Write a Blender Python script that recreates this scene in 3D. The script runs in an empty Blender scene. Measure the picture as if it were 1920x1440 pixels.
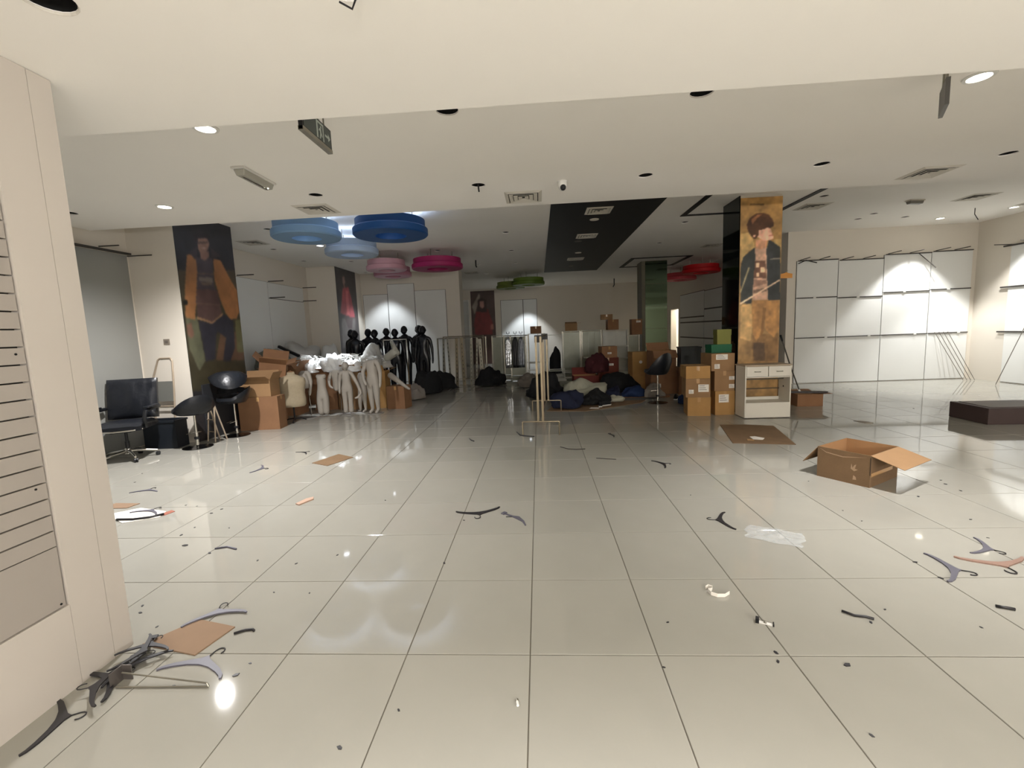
import bpy, bmesh, math, random
import numpy as np
from mathutils import Vector, Matrix, Euler
from mathutils.geometry import tessellate_polygon

random.seed(7)
SC = bpy.context.scene
COL = SC.collection
R = math.radians

# ------------------------------------------------------------------ camera
cam_data = bpy.data.cameras.new('camera')
cam = bpy.data.objects.new('camera', cam_data)
COL.objects.link(cam)
CAM_POS = Vector((0.0937, -2.0762, 1.60))
pitch, yaw, roll = 0.1167, -0.0627, -0.0402
fwd = Vector((math.sin(yaw)*math.cos(pitch), math.cos(yaw)*math.cos(pitch), -math.sin(pitch)))
rgt = Vector((math.cos(yaw), -math.sin(yaw), 0))
upv = rgt.cross(fwd)
r2 = rgt*math.cos(roll) + upv*math.sin(roll)
u2 = -rgt*math.sin(roll) + upv*math.cos(roll)
mw = Matrix((r2, u2, -fwd)).transposed().to_4x4()
mw.translation = CAM_POS
cam.matrix_world = mw
cam_data.sensor_fit = 'HORIZONTAL'
cam_data.sensor_width = 36.0
cam_data.lens = 849.3/1920*36
cam_data.clip_start = 0.05
cam_data.clip_end = 200
SC.camera = cam

# ------------------------------------------------------------------ world, exposure
world = bpy.data.worlds.new('world')
SC.world = world
world.use_nodes = True
world.node_tree.nodes['Background'].inputs[0].default_value = (0.5, 0.5, 0.5, 1)
world.node_tree.nodes['Background'].inputs[1].default_value = 0.0
vs = SC.view_settings
vs.view_transform = 'Standard'
vs.look = 'None'
vs.gamma = 1
vs.use_curve_mapping = False
vs.exposure = 0.2

# ceiling heights of the three stepped zones and where they end
ZA, ZB, ZC = 2.85, 3.27, 3.70
YA, YB = 0.61, 4.28
YFAR = 20.6
XW, XE = -6.70, 10.55          # west / east walls

WARM = (1.0, 0.985, 0.985)
GLOBE_FILL = 235.0  # power of each fill globe added behind the camera
NEUT = (0.98, 0.985, 0.98)
COOL = (0.86, 0.93, 1.0)

def spot(name, loc, watts, size_deg=140, blend=0.6, color=WARM, radius=0.05, aim=None):
    l = bpy.data.lights.new(name, 'SPOT')
    l.energy = watts
    l.spot_size = R(size_deg)
    l.spot_blend = blend
    l.color = color
    l.shadow_soft_size = radius
    o = bpy.data.objects.new(name, l)
    COL.objects.link(o)
    o.location = loc
    if aim is not None:
        d = Vector(aim) - Vector(loc)
        o.rotation_euler = d.to_track_quat('-Z', 'Y').to_euler()
    return o

# ------------------------------------------------------------------ materials
def lin(c):
    out = []
    for v in c[:3]:
        v = v/255.0
        out.append(v/12.92 if v <= 0.04045 else ((v+0.055)/1.055)**2.4)
    return tuple(out)

MATS = {}
def mat(name, rgb, rough=0.6, metal=0.0, var=0.0, scale=6.0, bump=0.0, bscale=40.0,
        emit=0.0, emit_rgb=None, alpha=1.0, trans=0.0, spec=0.5, rnd=0.0, coat=0.0, ior=1.45):
    if name in MATS:
        return MATS[name]
    m = bpy.data.materials.new(name)
    m.use_nodes = True
    nt = m.node_tree
    b = nt.nodes['Principled BSDF']
    c = lin(rgb)
    b.inputs['Base Color'].default_value = (*c, 1)
    b.inputs['Roughness'].default_value = rough
    b.inputs['Metallic'].default_value = metal
    b.inputs['IOR'].default_value = ior
    b.inputs['Specular IOR Level'].default_value = spec
    b.inputs['Alpha'].default_value = alpha
    b.inputs['Transmission Weight'].default_value = trans
    b.inputs['Coat Weight'].default_value = coat
    if emit:
        b.inputs['Emission Color'].default_value = (*(lin(emit_rgb) if emit_rgb else c), 1)
        b.inputs['Emission Strength'].default_value = emit
    src = None
    if var or bump:
        tc = nt.nodes.new('ShaderNodeTexCoord')
    if var:
        n = nt.nodes.new('ShaderNodeTexNoise')
        n.inputs['Scale'].default_value = scale
        n.inputs['Detail'].default_value = 5
        nt.links.new(tc.outputs['Object'], n.inputs['Vector'])
        mp = nt.nodes.new('ShaderNodeMapRange')
        mp.inputs['From Min'].default_value = 0.3
        mp.inputs['From Max'].default_value = 0.7
        mp.inputs['To Min'].default_value = 1-var
        mp.inputs['To Max'].default_value = 1+var
        nt.links.new(n.outputs['Fac'], mp.inputs['Value'])
        src = mp.outputs['Result']
    if rnd:
        oi = nt.nodes.new('ShaderNodeObjectInfo')
        mr = nt.nodes.new('ShaderNodeMapRange')
        mr.inputs['To Min'].default_value = 1-rnd
        mr.inputs['To Max'].default_value = 1+rnd
        nt.links.new(oi.outputs['Random'], mr.inputs['Value'])
        if src is None:
            src = mr.outputs['Result']
        else:
            mm = nt.nodes.new('ShaderNodeMath'); mm.operation = 'MULTIPLY'
            nt.links.new(src, mm.inputs[0]); nt.links.new(mr.outputs['Result'], mm.inputs[1])
            src = mm.outputs[0]
    if src is not None:
        vm = nt.nodes.new('ShaderNodeVectorMath'); vm.operation = 'SCALE'
        vm.inputs[0].default_value = c
        nt.links.new(src, vm.inputs['Scale'])
        nt.links.new(vm.outputs['Vector'], b.inputs['Base Color'])
    if bump:
        n2 = nt.nodes.new('ShaderNodeTexNoise')
        n2.inputs['Scale'].default_value = bscale
        n2.inputs['Detail'].default_value = 4
        nt.links.new(tc.outputs['Object'], n2.inputs['Vector'])
        bp = nt.nodes.new('ShaderNodeBump')
        bp.inputs['Strength'].default_value = bump
        bp.inputs['Distance'].default_value = 0.02
        nt.links.new(n2.outputs['Fac'], bp.inputs['Height'])
        nt.links.new(bp.outputs['Normal'], b.inputs['Normal'])
    MATS[name] = m
    return m

def print_mat(name, rough=0.45):
    """flat print: colour read from the sheet's own colour attribute"""
    m = bpy.data.materials.new(name); m.use_nodes = True
    nt = m.node_tree; b = nt.nodes['Principled BSDF']
    a = nt.nodes.new('ShaderNodeVertexColor'); a.layer_name = 'print'
    nt.links.new(a.outputs['Color'], b.inputs['Base Color'])
    b.inputs['Roughness'].default_value = rough
    return m

M_tile = mat('porcelain_tile', (158, 155, 145), rough=0.05, var=0.05, scale=1.3, rnd=0.025, spec=0.5)
M_grout = mat('grout', (96, 90, 78), rough=0.9, var=0.15)
M_ceil = mat('ceiling_paint', (246, 242, 235), rough=0.75, var=0.015, scale=0.7)
M_wall = mat('wall_paint', (218, 210, 197), rough=0.7, var=0.015, scale=0.9)
M_panel = mat('white_laminate_panel', (224, 224, 220), rough=0.35, var=0.012, scale=1.2, rnd=0.015)
M_slat = mat('slat_board', (198, 190, 180), rough=0.5, var=0.015, scale=2)
M_slat2 = mat('slat_strip', (164, 156, 147), rough=0.5, var=0.015, scale=2)
M_dark = mat('void_black', (14, 13, 13), rough=0.9)
M_blackceil = mat('black_ceiling_paint', (20, 20, 24), rough=0.55)
M_rail = mat('dark_rail', (70, 66, 62), rough=0.45, metal=0.4)
M_chrome = mat('chrome', (205, 202, 195), rough=0.16, metal=1.0)
M_steel = mat('dull_steel', (150, 146, 134), rough=0.35, metal=0.85, var=0.1, scale=8)
M_white = mat('white_plastic', (228, 226, 220), rough=0.4)
M_card = mat('cardboard', (150, 117, 82), rough=0.85, var=0.07, scale=5, rnd=0.06, bump=0.08, bscale=90)
M_cardw = mat('cardboard_worn', (118, 93, 66), rough=0.85, var=0.09, scale=5, rnd=0.04, bump=0.1, bscale=60)
M_card2 = mat('cardboard_ochre', (172, 132, 80), rough=0.85, var=0.07, scale=5, rnd=0.06, bump=0.08, bscale=90)
M_cardd = mat('cardboard_brown', (142, 104, 74), rough=0.85, var=0.08, scale=5, rnd=0.06)
M_cardi = mat('cardboard_inside', (152, 114, 76), rough=0.9, var=0.05)
M_tape = mat('packing_tape', (186, 146, 98), rough=0.25, coat=0.3)
M_paper = mat('paper', (232, 226, 216), rough=0.7, var=0.04)
M_ink = mat('ink', (60, 56, 54), rough=0.7)
M_leather = mat('black_leather', (26, 28, 33), rough=0.34, bump=0.25, bscale=16)
M_blackpl = mat('black_plastic', (24, 25, 28), rough=0.42)
M_hang = mat('grey_hanger_plastic', (92, 90, 100), rough=0.4)
M_hangb = mat('black_hanger_plastic', (40, 38, 40), rough=0.4)
M_hangw = mat('white_hanger_plastic', (236, 235, 232), rough=0.35)
M_hangp = mat('pink_wood_hanger', (140, 112, 98), rough=0.45, var=0.06)
M_mann = mat('mannequin_grey', (168, 161, 151), rough=0.45)
M_linen = mat('linen_form', (166, 152, 127), rough=0.8, var=0.05, scale=30)
M_mannb = mat('mannequin_black', (22, 23, 28), rough=0.3)
M_bagclear = mat('clear_plastic_film', (226, 230, 230), rough=0.2, alpha=0.35, bump=0.5, bscale=20)
M_poly = mat('grey_polybag', (170, 168, 162), rough=0.35, bump=0.6, bscale=9)
M_glass = mat('green_mirror', (86, 100, 84), rough=0.04, metal=1.0)
M_blkglass = mat('black_mirror', (34, 40, 38), rough=0.05, metal=0.9)

# ------------------------------------------------------------------ mesh helpers
class MB:
    def __init__(s):
        s.v = []; s.f = []; s.m = []
    def add(s, vs_, fs_, mi=0, M=None):
        o = len(s.v)
        if M is not None:
            vs_ = [tuple(M @ Vector(p)) for p in vs_]
        s.v += [tuple(p) for p in vs_]
        s.f += [tuple(i+o for i in f) for f in fs_]
        s.m += [mi]*len(fs_)
        return s
    def box(s, a, b, mi=0, M=None, taper=None):
        (x0, y0, z0), (x1, y1, z1) = a, b
        t = taper or 0
        vs_ = [(x0+t, y0+t, z0), (x1-t, y0+t, z0), (x1-t, y1-t, z0), (x0+t, y1-t, z0),
               (x0, y0, z1), (x1, y0, z1), (x1, y1, z1), (x0, y1, z1)]
        return s.add(vs_, [(0,3,2,1),(4,5,6,7),(0,1,5,4),(1,2,6,5),(2,3,7,6),(3,0,4,7)], mi, M)
    def lathe(s, prof, n=20, mi=0, M=None, cap=True):
        vs_ = []; fs_ = []
        for r, z in prof:
            for k in range(n):
                a = 2*math.pi*k/n
                vs_.append((r*math.cos(a), r*math.sin(a), z))
        for i in range(len(prof)-1):
            for k in range(n):
                k2 = (k+1) % n
                fs_.append((i*n+k, i*n+k2, (i+1)*n+k2, (i+1)*n+k))
        if cap:
            fs_.append(tuple(reversed(range(n))))
            fs_.append(tuple((len(prof)-1)*n+k for k in range(n)))
        return s.add(vs_, fs_, mi, M)
    def tube(s, path, r, n=8, mi=0, M=None):
        P = [Vector(p) for p in path]
        rr = r if isinstance(r, (list, tuple)) else [r]*len(P)
        vs_ = []; fs_ = []
        ref = None
        for i, p in enumerate(P):
            t = ((P[min(i+1, len(P)-1)] - P[i]).normalized() + (P[i] - P[max(i-1, 0)]).normalized())
            if t.length < 1e-6: t = Vector((0, 0, 1))
            t.normalize()
            if ref is None:
                ref = t.orthogonal().normalized()
            ref = (ref - t*ref.dot(t))
            if ref.length < 1e-6: ref = t.orthogonal()
            ref.normalize()
            bn = t.cross(ref)
            for k in range(n):
                a = 2*math.pi*k/n
                vs_.append(tuple(p + ref*math.cos(a)*rr[i] + bn*math.sin(a)*rr[i]))
        for i in range(len(P)-1):
            for k in range(n):
                k2 = (k+1) % n
                fs_.append((i*n+k, i*n+k2, (i+1)*n+k2, (i+1)*n+k))
        fs_.append(tuple(reversed(range(n))))
        fs_.append(tuple((len(P)-1)*n+k for k in range(n)))
        return s.add(vs_, fs_, mi, M)
    def prism(s, pts, z0, z1, mi=0, M=None):
        n = len(pts)
        vs_ = [(x, y, z0) for x, y in pts] + [(x, y, z1) for x, y in pts]
        fs_ = [tuple(reversed(range(n))), tuple(range(n, 2*n))]
        for k in range(n):
            k2 = (k+1) % n
            fs_.append((k, k2, n+k2, n+k))
        return s.add(vs_, fs_, mi, M)
    def mesh(s, name, mats, smooth=False, bevel=0.0):
        me = bpy.data.meshes.new(name)
        me.from_pydata(s.v, [], s.f)
        if not isinstance(mats, (list, tuple)): mats = [mats]
        for m in mats: me.materials.append(m)
        for p, mi in zip(me.polygons, s.m): p.material_index = mi
        bm = bmesh.new(); bm.from_mesh(me)
        bmesh.ops.recalc_face_normals(bm, faces=bm.faces)
        if bevel:
            ed = [e for e in bm.edges if len(e.link_faces) == 2 and e.calc_face_angle(0) > 0.6]
            bmesh.ops.bevel(bm, geom=ed, offset=bevel, segments=2, affect='EDGES', profile=0.6)
        bm.to_mesh(me); bm.free()
        if smooth:
            me.shade_smooth()
            if smooth != 'all':
                me.set_sharp_from_angle(angle=R(40))
        return me

def link(name, me, parent=None, loc=None, rot=None, scale=None):
    o = bpy.data.objects.new(name, me)
    COL.objects.link(o)
    if parent is not None: o.parent = parent
    if loc is not None: o.location = loc
    if rot is not None: o.rotation_euler = rot
    if scale is not None: o.scale = scale
    return o

def part(name, mb, mats, parent, smooth=False, bevel=0.0, loc=None, rot=None, label=None):
    o = link(name, mb.mesh(name, mats, smooth, bevel), parent, loc, rot)
    if label: o['label'] = label
    return o

def tag(o, label, cat, group=None):
    o['label'] = label; o['category'] = cat
    if group: o['group'] = group
    return o

def thing(name, label, cat, loc=(0, 0, 0), rz=0.0, group=None, rot=None):
    o = bpy.data.objects.new(name, None)
    COL.objects.link(o)
    o.empty_display_size = 0.1
    o.location = loc
    o.rotation_euler = rot if rot is not None else (0, 0, rz)
    return tag(o, label, cat, group)

def struct(name, mb, mats, smooth=False, label=None):
    o = link(name, mb.mesh(name, mats, smooth))
    o['kind'] = 'structure'
    if label: o['label'] = label
    return o

def copy_tree(o, parent=None):
    c = o.copy(); COL.objects.link(c); c.parent = parent
    for ch in list(o.children): copy_tree(ch, c)
    return c

def setloc(o, loc, rz=None, rot=None, label=None, scale=None):
    o.location = loc
    if rz is not None: o.rotation_euler = (0, 0, rz)
    if rot is not None: o.rotation_euler = rot
    if label: o['label'] = label
    if scale is not None: o.scale = scale if isinstance(scale, (tuple, list)) else (scale,)*3
    return o

def arc(cx, cy, r, a0, a1, n=8):
    return [(cx+r*math.cos(R(a0+(a1-a0)*k/n)), cy+r*math.sin(R(a0+(a1-a0)*k/n))) for k in range(n+1)]

def noise3(p, seed=0):
    from mathutils import noise as mn
    return mn.noise(Vector(p) + Vector((seed*7.3, seed*3.1, seed*1.7)))

def blob(name, mats, size, seed, parent=None, loc=None, rz=0, amp=0.35, freq=2.2, sub=4, fold=0.06, flat=True):
    """crumpled soft lump resting on z = 0"""
    bm = bmesh.new()
    bmesh.ops.create_icosphere(bm, subdivisions=sub, radius=1.0)
    for v in bm.verts:
        d = v.co.normalized()
        k = 1 + amp*noise3(d*freq*0.6, seed) + fold*noise3(d*freq*2.4, seed+5) + fold*0.7*abs(noise3(d*freq*5, seed+9))
        p = d*k
        v.co = Vector((p.x*size[0]/2, p.y*size[1]/2, p.z*size[2]*(1.0 if p.z > 0 else 0.1)))
    zmin = min(v.co.z for v in bm.verts)
    for v in bm.verts: v.co.z -= zmin
    me = bpy.data.meshes.new(name)
    bm.to_mesh(me); bm.free()
    me.materials.append(mats)
    me.shade_smooth()
    return link(name, me, parent, loc, (0, 0, rz))

# ================================================================== SETTING
# ---- floor: grout bed with polished tiles
TX, TY, GAP = 0.6223, 0.6774, 0.005
fl_mb = MB().box((XW-0.4, -7.4, -0.08), (XE+0.4, YFAR+0.3, -0.004))
floor = struct('floor', fl_mb, M_grout, label='large cream polished porcelain floor tiles with thin dark joints')
def tile_geo(mb, x, y):
    b = 0.0025
    x0, x1, y0, y1 = x+GAP/2, x+TX-GAP/2, y+GAP/2, y+TY-GAP/2
    v = [(x0, y0, -0.004), (x1, y0, -0.004), (x1, y1, -0.004), (x0, y1, -0.004),
         (x0, y0, -0.0015), (x1, y0, -0.0015), (x1, y1, -0.0015), (x0, y1, -0.0015),
         (x0+b, y0+b, 0), (x1-b, y0+b, 0), (x1-b, y1-b, 0), (x0+b, y1-b, 0)]
    f = [(0,1,5,4),(1,2,6,5),(2,3,7,6),(3,0,4,7),(4,5,9,8),(5,6,10,9),(6,7,11,10),(7,4,8,11),(8,9,10,11)]
    mb.add(v, f)
mi_ = mw.inverted()
def project(p):
    c = mi_ @ Vector(p)
    if c.z > -0.05: return None
    return (960 + 849.3*c.x/-c.z, 720 - 849.3*c.y/-c.z)
seen, rest = [], []
for i in range(int((XW-0.3)/TX)-1, int((XE+0.3)/TX)+1):
    for j in range(-11, int(YFAR/TY)+1):
        x, y = i*TX, j*TY
        if x+TX < XW-0.35 or y < -7.3: continue
        ok = False
        for dx in (0, .5, 1):
            for dy in (0, .5, 1):
                q = project((x+dx*TX, y+dy*TY, 0))
                if q and 0 <= q[0] <= 1920 and 0 <= q[1] <= 1440: ok = True
        if ok and (x+TX/2 < -2.15 and y+TY/2 < 0.05): ok = False
        if ok and x > 0 and y > 9.6 and x > 6.2: ok = False
        (seen if ok else rest).append((math.hypot(x+TX/2-CAM_POS.x, y+TY/2-CAM_POS.y), x, y))
seen.sort()
rest += seen[296:]
seen = seen[:296]
tmb = MB(); tile_geo(tmb, 0, 0)
tile_me = tmb.mesh('tile', M_tile)
for d, x, y in seen:
    link('tile', tile_me, floor, (x, y, 0))
fmb = MB()
for d, x, y in rest: tile_geo(fmb, x, y)
tf = part('tile_field', fmb, M_tile, floor)
tf['kind'] = 'stuff'

# ---- stepped ceilings with real cut-outs
def ceiling(x0, x1, y0, y1, z, ztop, holes, name='ceiling'):
    outer = [Vector((x0, y0, 0)), Vector((x1, y0, 0)), Vector((x1, y1, 0)), Vector((x0, y1, 0))]
    loops = [outer]
    for hx, hy, hr in holes:
        loops.append([Vector((hx+hr*math.cos(-2*math.pi*k/20), hy+hr*math.sin(-2*math.pi*k/20), 0)) for k in range(20)])
    tris = tessellate_polygon(loops)
    pts = [p for l in loops for p in l]
    mb = MB()
    mb.add([(p.x, p.y, z) for p in pts], [tuple(t) for t in tris])
    # closing faces: rear fascia up to the next ceiling, and a lid
    mb.add([(x0, y1, z), (x1, y1, z), (x1, y1, ztop), (x0, y1, ztop)], [(0, 1, 2, 3)])
    mb.add([(x0, y0, ztop), (x1, y0, ztop), (x1, y1, ztop), (x0, y1, ztop)], [(0, 1, 2, 3)])
    o = struct(name, mb, M_ceil)
    for hx, hy, hr in holes:
        cm = MB()
        cm.lathe([(hr, 0), (hr, 0.012)], 20, 0, cap=False)
        cm.lathe([(hr+0.001, 0.012), (hr+0.001, 0.13)], 20, 1, cap=False)
        n = 20
        cm.add([((hr+.001)*math.cos(2*math.pi*k/n), (hr+.001)*math.sin(2*math.pi*k/n), .13) for k in range(n)], [tuple(range(n))], 1)
        part('cutout', cm, [M_ceil, M_dark], o, loc=(hx, hy, z), label='dark empty downlight hole in the ceiling')
    return o
hA = [(-1.63, -0.395, 0.085), (-0.56, -0.33, 0.075), (1.35, -0.36, 0.075)]
hB = [(-0.54, 1.53, 0.085), (1.34, 1.53, 0.085), (5.2, 1.47, 0.082), (-2.46, 3.32, 0.08), (-0.54, 3.32, 0.08), (1.35, 3.33, 0.08),
      (3.24, 3.31, 0.08), (5.17, 3.33, 0.08), (-5.67, 3.44, 0.08)]
hC = [(-4.98, 6.54, .075), (-6.0, 8.43, .075), (-6.21, 10.19, .075), (-5.03, 9.49, .075), (-5.09, 10.66, .075), (-0.54, 7.94, .075),
      (-0.55, 10.19, .075), (-0.56, 12.4, .075), (-2.41, 9.64, .075), (-1.73, 14.65, .075), (3.21, 7.89, .075), (3.29, 10.21, .075),
      (7.07, 8.5, .075), (7.08, 8.05, .075), (8.07, 8.54, .075), (5.11, 6.41, .075), (-5.54, 12.88, .06), (-1.73, 12.4, .07), (4.9, 14.9, .07)]
ceil_a = ceiling(XW-0.4, XE+0.3, -7.4, YA, ZA, ZB+0.2, hA)
ceil_b = ceiling(XW-0.4, XE+0.3, YA, YB, ZB, ZC+0.2, hB)
ceil_c = ceiling(XW-0.4, XE+0.3, YB, YFAR+0.3, ZC, ZC+0.25, hC)
ceil_a['label'] = 'lowest plain white ceiling strip nearest the camera'
ceil_b['label'] = 'middle white ceiling strip with round downlight holes'
ceil_c['label'] = 'high rear white ceiling with coloured rings and a black panel'

bt = struct('trim_1', MB().box((0.37, YB+0.05, ZC-0.006), (2.30, 15.1, ZC+0.01)), M_blackceil, label='long black painted panel on the rear ceiling')
def sq_frame(name, x0, x1, y0, y1, w, label):
    mb = MB()
    z0, z1 = ZC-0.012, ZC+0.01
    mb.box((x0, y0, z0), (x1, y0+w, z1)).box((x0, y1-w, z0), (x1, y1, z1))
    mb.box((x0, y0+w, z0), (x0+w, y1-w, z1)).box((x1-w, y0+w, z0), (x1, y1-w, z1))
    return struct(name, mb, M_blackceil, label=label)
sq_frame('trim_2', 2.93, 4.86, 5.35, 7.30, 0.10, 'black square outline on the ceiling around the poster column')
sq_frame('trim_3', 3.05, 4.95, 12.60, 14.75, 0.13, 'black square outline on the ceiling around the mirrored column')

# ---- walls
def wall(name, boxes, m=None, label=None):
    mb = MB()
    for a, b in boxes: mb.box(a, b)
    return struct(name, mb, m or M_wall, label=label)
w_ent = wall('wall_entrance', [((-2.75, -7.4, 0), (-2.20, 0.066, ZA))], mat('slat_backing', (46, 42, 38), rough=0.8), 'pale slatted display wall beside the entrance')
def pbox(name, a, b, m, parent, bevel=0.0):
    return part(name, MB().box(a, b), m, parent, bevel=bevel)
pbox('end_board', (-2.20, -0.033, 0.0), (-2.15, 0.07, ZA-0.002), M_slat, w_ent)
pbox('end_board', (-2.20, -0.205, 0.0), (-2.15, -0.036, ZA-0.002), M_slat, w_ent)
pbox('end_board', (-2.75, 0.066, 0.0), (-2.20, 0.07, ZA-0.002), M_slat, w_ent)
pbox('bottom_board', (-2.20, -7.2, 0.0), (-2.15, -0.207, 0.405), M_slat, w_ent)
pbox('top_board', (-2.20, -7.2, 2.47), (-2.15, -0.207, ZA-0.002), M_slat, w_ent)
pbox('slat', (-2.20, -3.2, 0.41), (-2.158, -0.215, 0.695), M_slat2, w_ent)
sl_me = MB().box((-2.20, -3.2, 0), (-2.158, -0.215, 0.0695)).mesh('slat', M_slat2)
z = 0.70
while z < 2.46-0.0765:
    link('slat', sl_me, w_ent, (0, 0, z)); z += 0.0765
for y_, z_ in ((-0.25, 1.585), (-0.26, 0.985), (-0.235, 0.425)):
    part('screw_hole', MB().lathe([(0.005, 0), (0.005, 0.004)], 8), M_dark, w_ent, loc=(-2.159, y_, z_), rot=(0, R(90), 0))

w_l = wall('wall_left', [((-6.75, 0.07, 0), (-6.28, 4.84, ZC))], label='left side wall with a grey-white panel')
pbox('panel', (-6.28, 1.2, 0.02), (-6.262, 4.80, 3.0), mat('grey_panel', (142, 142, 137), rough=0.4), w_l)
for a, b in (((-6.26, 1.2, 3.01), (-6.20, 4.82, 3.035)), ((-6.26, 4.80, 2.985), (-5.86, 4.815, 3.0)), ((-6.26, 4.35, 3.055), (-5.95, 4.365, 3.07))):
    pbox('hang_rail', a, b, M_rail, w_l)
w_lp = wall('wall_left_pier', [((-6.95, 4.84, 0), (-5.5, 6.22, ZC))], label='cream pier between the left wall bays')
w_lr = wall('wall_left_rear', [((-6.95, 6.22, 0), (-6.72, 11.25, ZC))], label='rear left wall with tall white panels')
w_bp = wall('wall_back_pier', [((-6.95, 11.25, 0), (-5.85, 13.2, ZC))], label='cream pier beside the red dress poster')
w_bl = wall('wall_back_left', [((-6.95, 13.2, 0), (-2.5, 13.85, ZC))], label='partition wall with tall white panels')
wall('wall_alcove', [((-4.7, 13.85, 0), (-4.4, YFAR, ZC))], label='side wall of the rear alcove')
w_b = wall('wall_back', [((-4.7, YFAR, 0), (6.5, YFAR+0.2, ZC))], label='far back wall')
w_rr = wall('wall_right_rear', [((6.2, 9.8, 0), (6.45, 18.28, ZC)), ((6.2, 18.28, 2.27), (6.45, 19.4, ZC)), ((6.2, 19.4, 0), (6.45, YFAR, ZC))], label='rear right wall with panels and a lit doorway')
w_rb = wall('wall_right_back', [((6.2, 9.6, 0), (XE+0.2, 9.8, ZC))], label='right bay wall with a grid of white panels')
w_r = wall('wall_right', [((XE, -7.4, 0), (XE+0.2, 9.6, ZC))], label='right side wall with white panels')
wall('wall_front', [((-2.2, -7.4, 0), (XE, -7.2, ZA))], label='shopfront wall behind the camera')
# lit stockroom behind the doorway
wall('wall_stockroom', [((8.3, 17.4, 0), (8.4, 20.6, 2.6)), ((6.45, 20.4, 0), (8.3, 20.6, 2.6)), ((6.45, 17.4, 0), (8.3, 17.6, 2.6)), ((6.45, 17.4, 2.6), (8.4, 20.6, 2.7))], M_white, 'bright stockroom behind the doorway')
stock = bpy.data.lights.new('stockroom_lamp', 'POINT'); stock.energy = 95; stock.color = (1, 0.93, 0.82); stock.shadow_soft_size = 0.1
so = bpy.data.objects.new('stockroom_lamp', stock); COL.objects.link(so); so.location = (7.3, 19.0, 2.4)

T = 0.018
def panels_y(parent, Y, cols, rows, g=0.012):
    """panels on a wall facing -Y; rows may be one list per column"""
    for k in range(len(cols)-1):
        rr = rows[k] if isinstance(rows[0], (list, tuple)) else rows
        pbox('seam_shade', (cols[k]-0.004, Y-0.004, rr[0]), (cols[k+1]+0.004, Y, rr[-1]), M_rail, parent)  # dark sheet standing in for the shade inside the panel gaps
        for i in range(len(rr)-1):
            pbox('panel', (cols[k]+g/2, Y-T, rr[i]+g/2), (cols[k+1]-g/2, Y-0.004, rr[i+1]-g/2), M_panel, parent)
def panels_x(parent, X, sgn, cols, rows, g=0.012):
    """panels on a wall at x = X facing sgn*X"""
    for k in range(len(cols)-1):
        rr = rows[k] if isinstance(rows[0], (list, tuple)) else rows
        a, b = sorted((X, X+sgn*0.004)); c, d = sorted((X+sgn*0.004, X+sgn*T))
        pbox('seam_shade', (a, cols[k]-0.004, rr[0]), (b, cols[k+1]+0.004, rr[-1]), M_rail, parent)  # gap shade put in as a dark sheet behind the panels
        for i in range(len(rr)-1):
            pbox('panel', (c, cols[k]+g/2, rr[i]+g/2), (d, cols[k+1]-g/2, rr[i+1]-g/2), M_panel, parent)
off = [0.0, -0.03, 0.05, 0.07]
cols = [6.41, 7.385, 8.437, 9.515, 10.45]
panels_y(w_rb, 9.6, cols, [[0.01, 1.135, 2.11+o, 3.0+o] for o in off], 0.016)
for k, o in enumerate(off):
    x0, x1 = cols[k]+.03, cols[k+1]-.01
    for zz, hh in ((3.005+o, 0.02), (2.11+o, 0.024), (1.135, 0.02)):
        pbox('shelf_rail', (x0, 9.6-T-0.022, zz-hh/2), (x1, 9.6-T, zz+hh/2), M_rail, w_rb)
    for bx in (x0+0.05, (x0+x1)/2+0.03):
        part('bracket', MB().tube([(bx, 9.58, 3.02+o), (bx, 9.18, 3.03+o)], 0.009, 6), M_rail, w_rb)
    for bx, bz in (((x0+x1)/2-0.1, 2.11+o), ((x0+x1)/2+0.2, 1.135)):
        pbox('rail_clip', (bx, 9.545, bz-0.012), (bx+0.06, 9.5605, bz+0.02), M_white, w_rb)
part('bracket', MB().tube([(9.2, 9.57, 3.06), (9.48, 9.4, 2.68)], 0.01, 6), M_rail, w_rb)
part('bracket', MB().tube([(6.4, 9.5, 2.93), (6.55, 9.45, 3.0), (6.8, 9.45, 2.93)], 0.012, 6), M_hangb, w_rb)
panels_x(w_r, XE, -1, [6.6, 7.7, 8.8], [0.01, 1.14, 2.13, 3.02], 0.016)
for zz in (3.03, 2.13, 1.14):
    pbox('shelf_rail', (XE-T-0.022, 6.62, zz-0.016), (XE-T, 8.95, zz+0.016), M_rail, w_r)
for yy in (8.75, 8.2, 7.65):
    part('bracket', MB().tube([(XE-T, yy, 3.04), (XE-0.42, yy, 3.05)], 0.009, 6), M_rail, w_r)
panels_x(w_rr, 6.2, -1, [12.4, 15.15, 18.0], [[0.01, 1.05, 1.655, 2.115, 2.785], [0.01, 1.05, 1.655, 1.86, 2.815]], 0.05)
panels_x(w_lr, -6.72, 1, [6.4, 8.0, 9.2, 10.95], [[0.01, 3.1], [0.01, 3.08], [0.01, 2.67, 3.07]], 0.016)
for yy, zz in ((6.9, 3.12), (8.05, 3.10), (9.25, 3.09), (10.9, 2.70), (9.25, 2.68), (10.95, 3.08)):
    part('bracket', MB().tube([(-6.70, yy, zz), (-6.3, yy, zz)], 0.012, 6), M_rail, w_lr)
panels_y(w_bl, 13.2, [-5.8, -4.95, -4.03, -2.97], [[0.01, 3.0], [0.01, 3.32], [0.01, 3.07]], 0.02)
panels_y(w_b, YFAR, [-1.74, -0.63, 0.05], [0.01, 3.12], 0.03)

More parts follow.
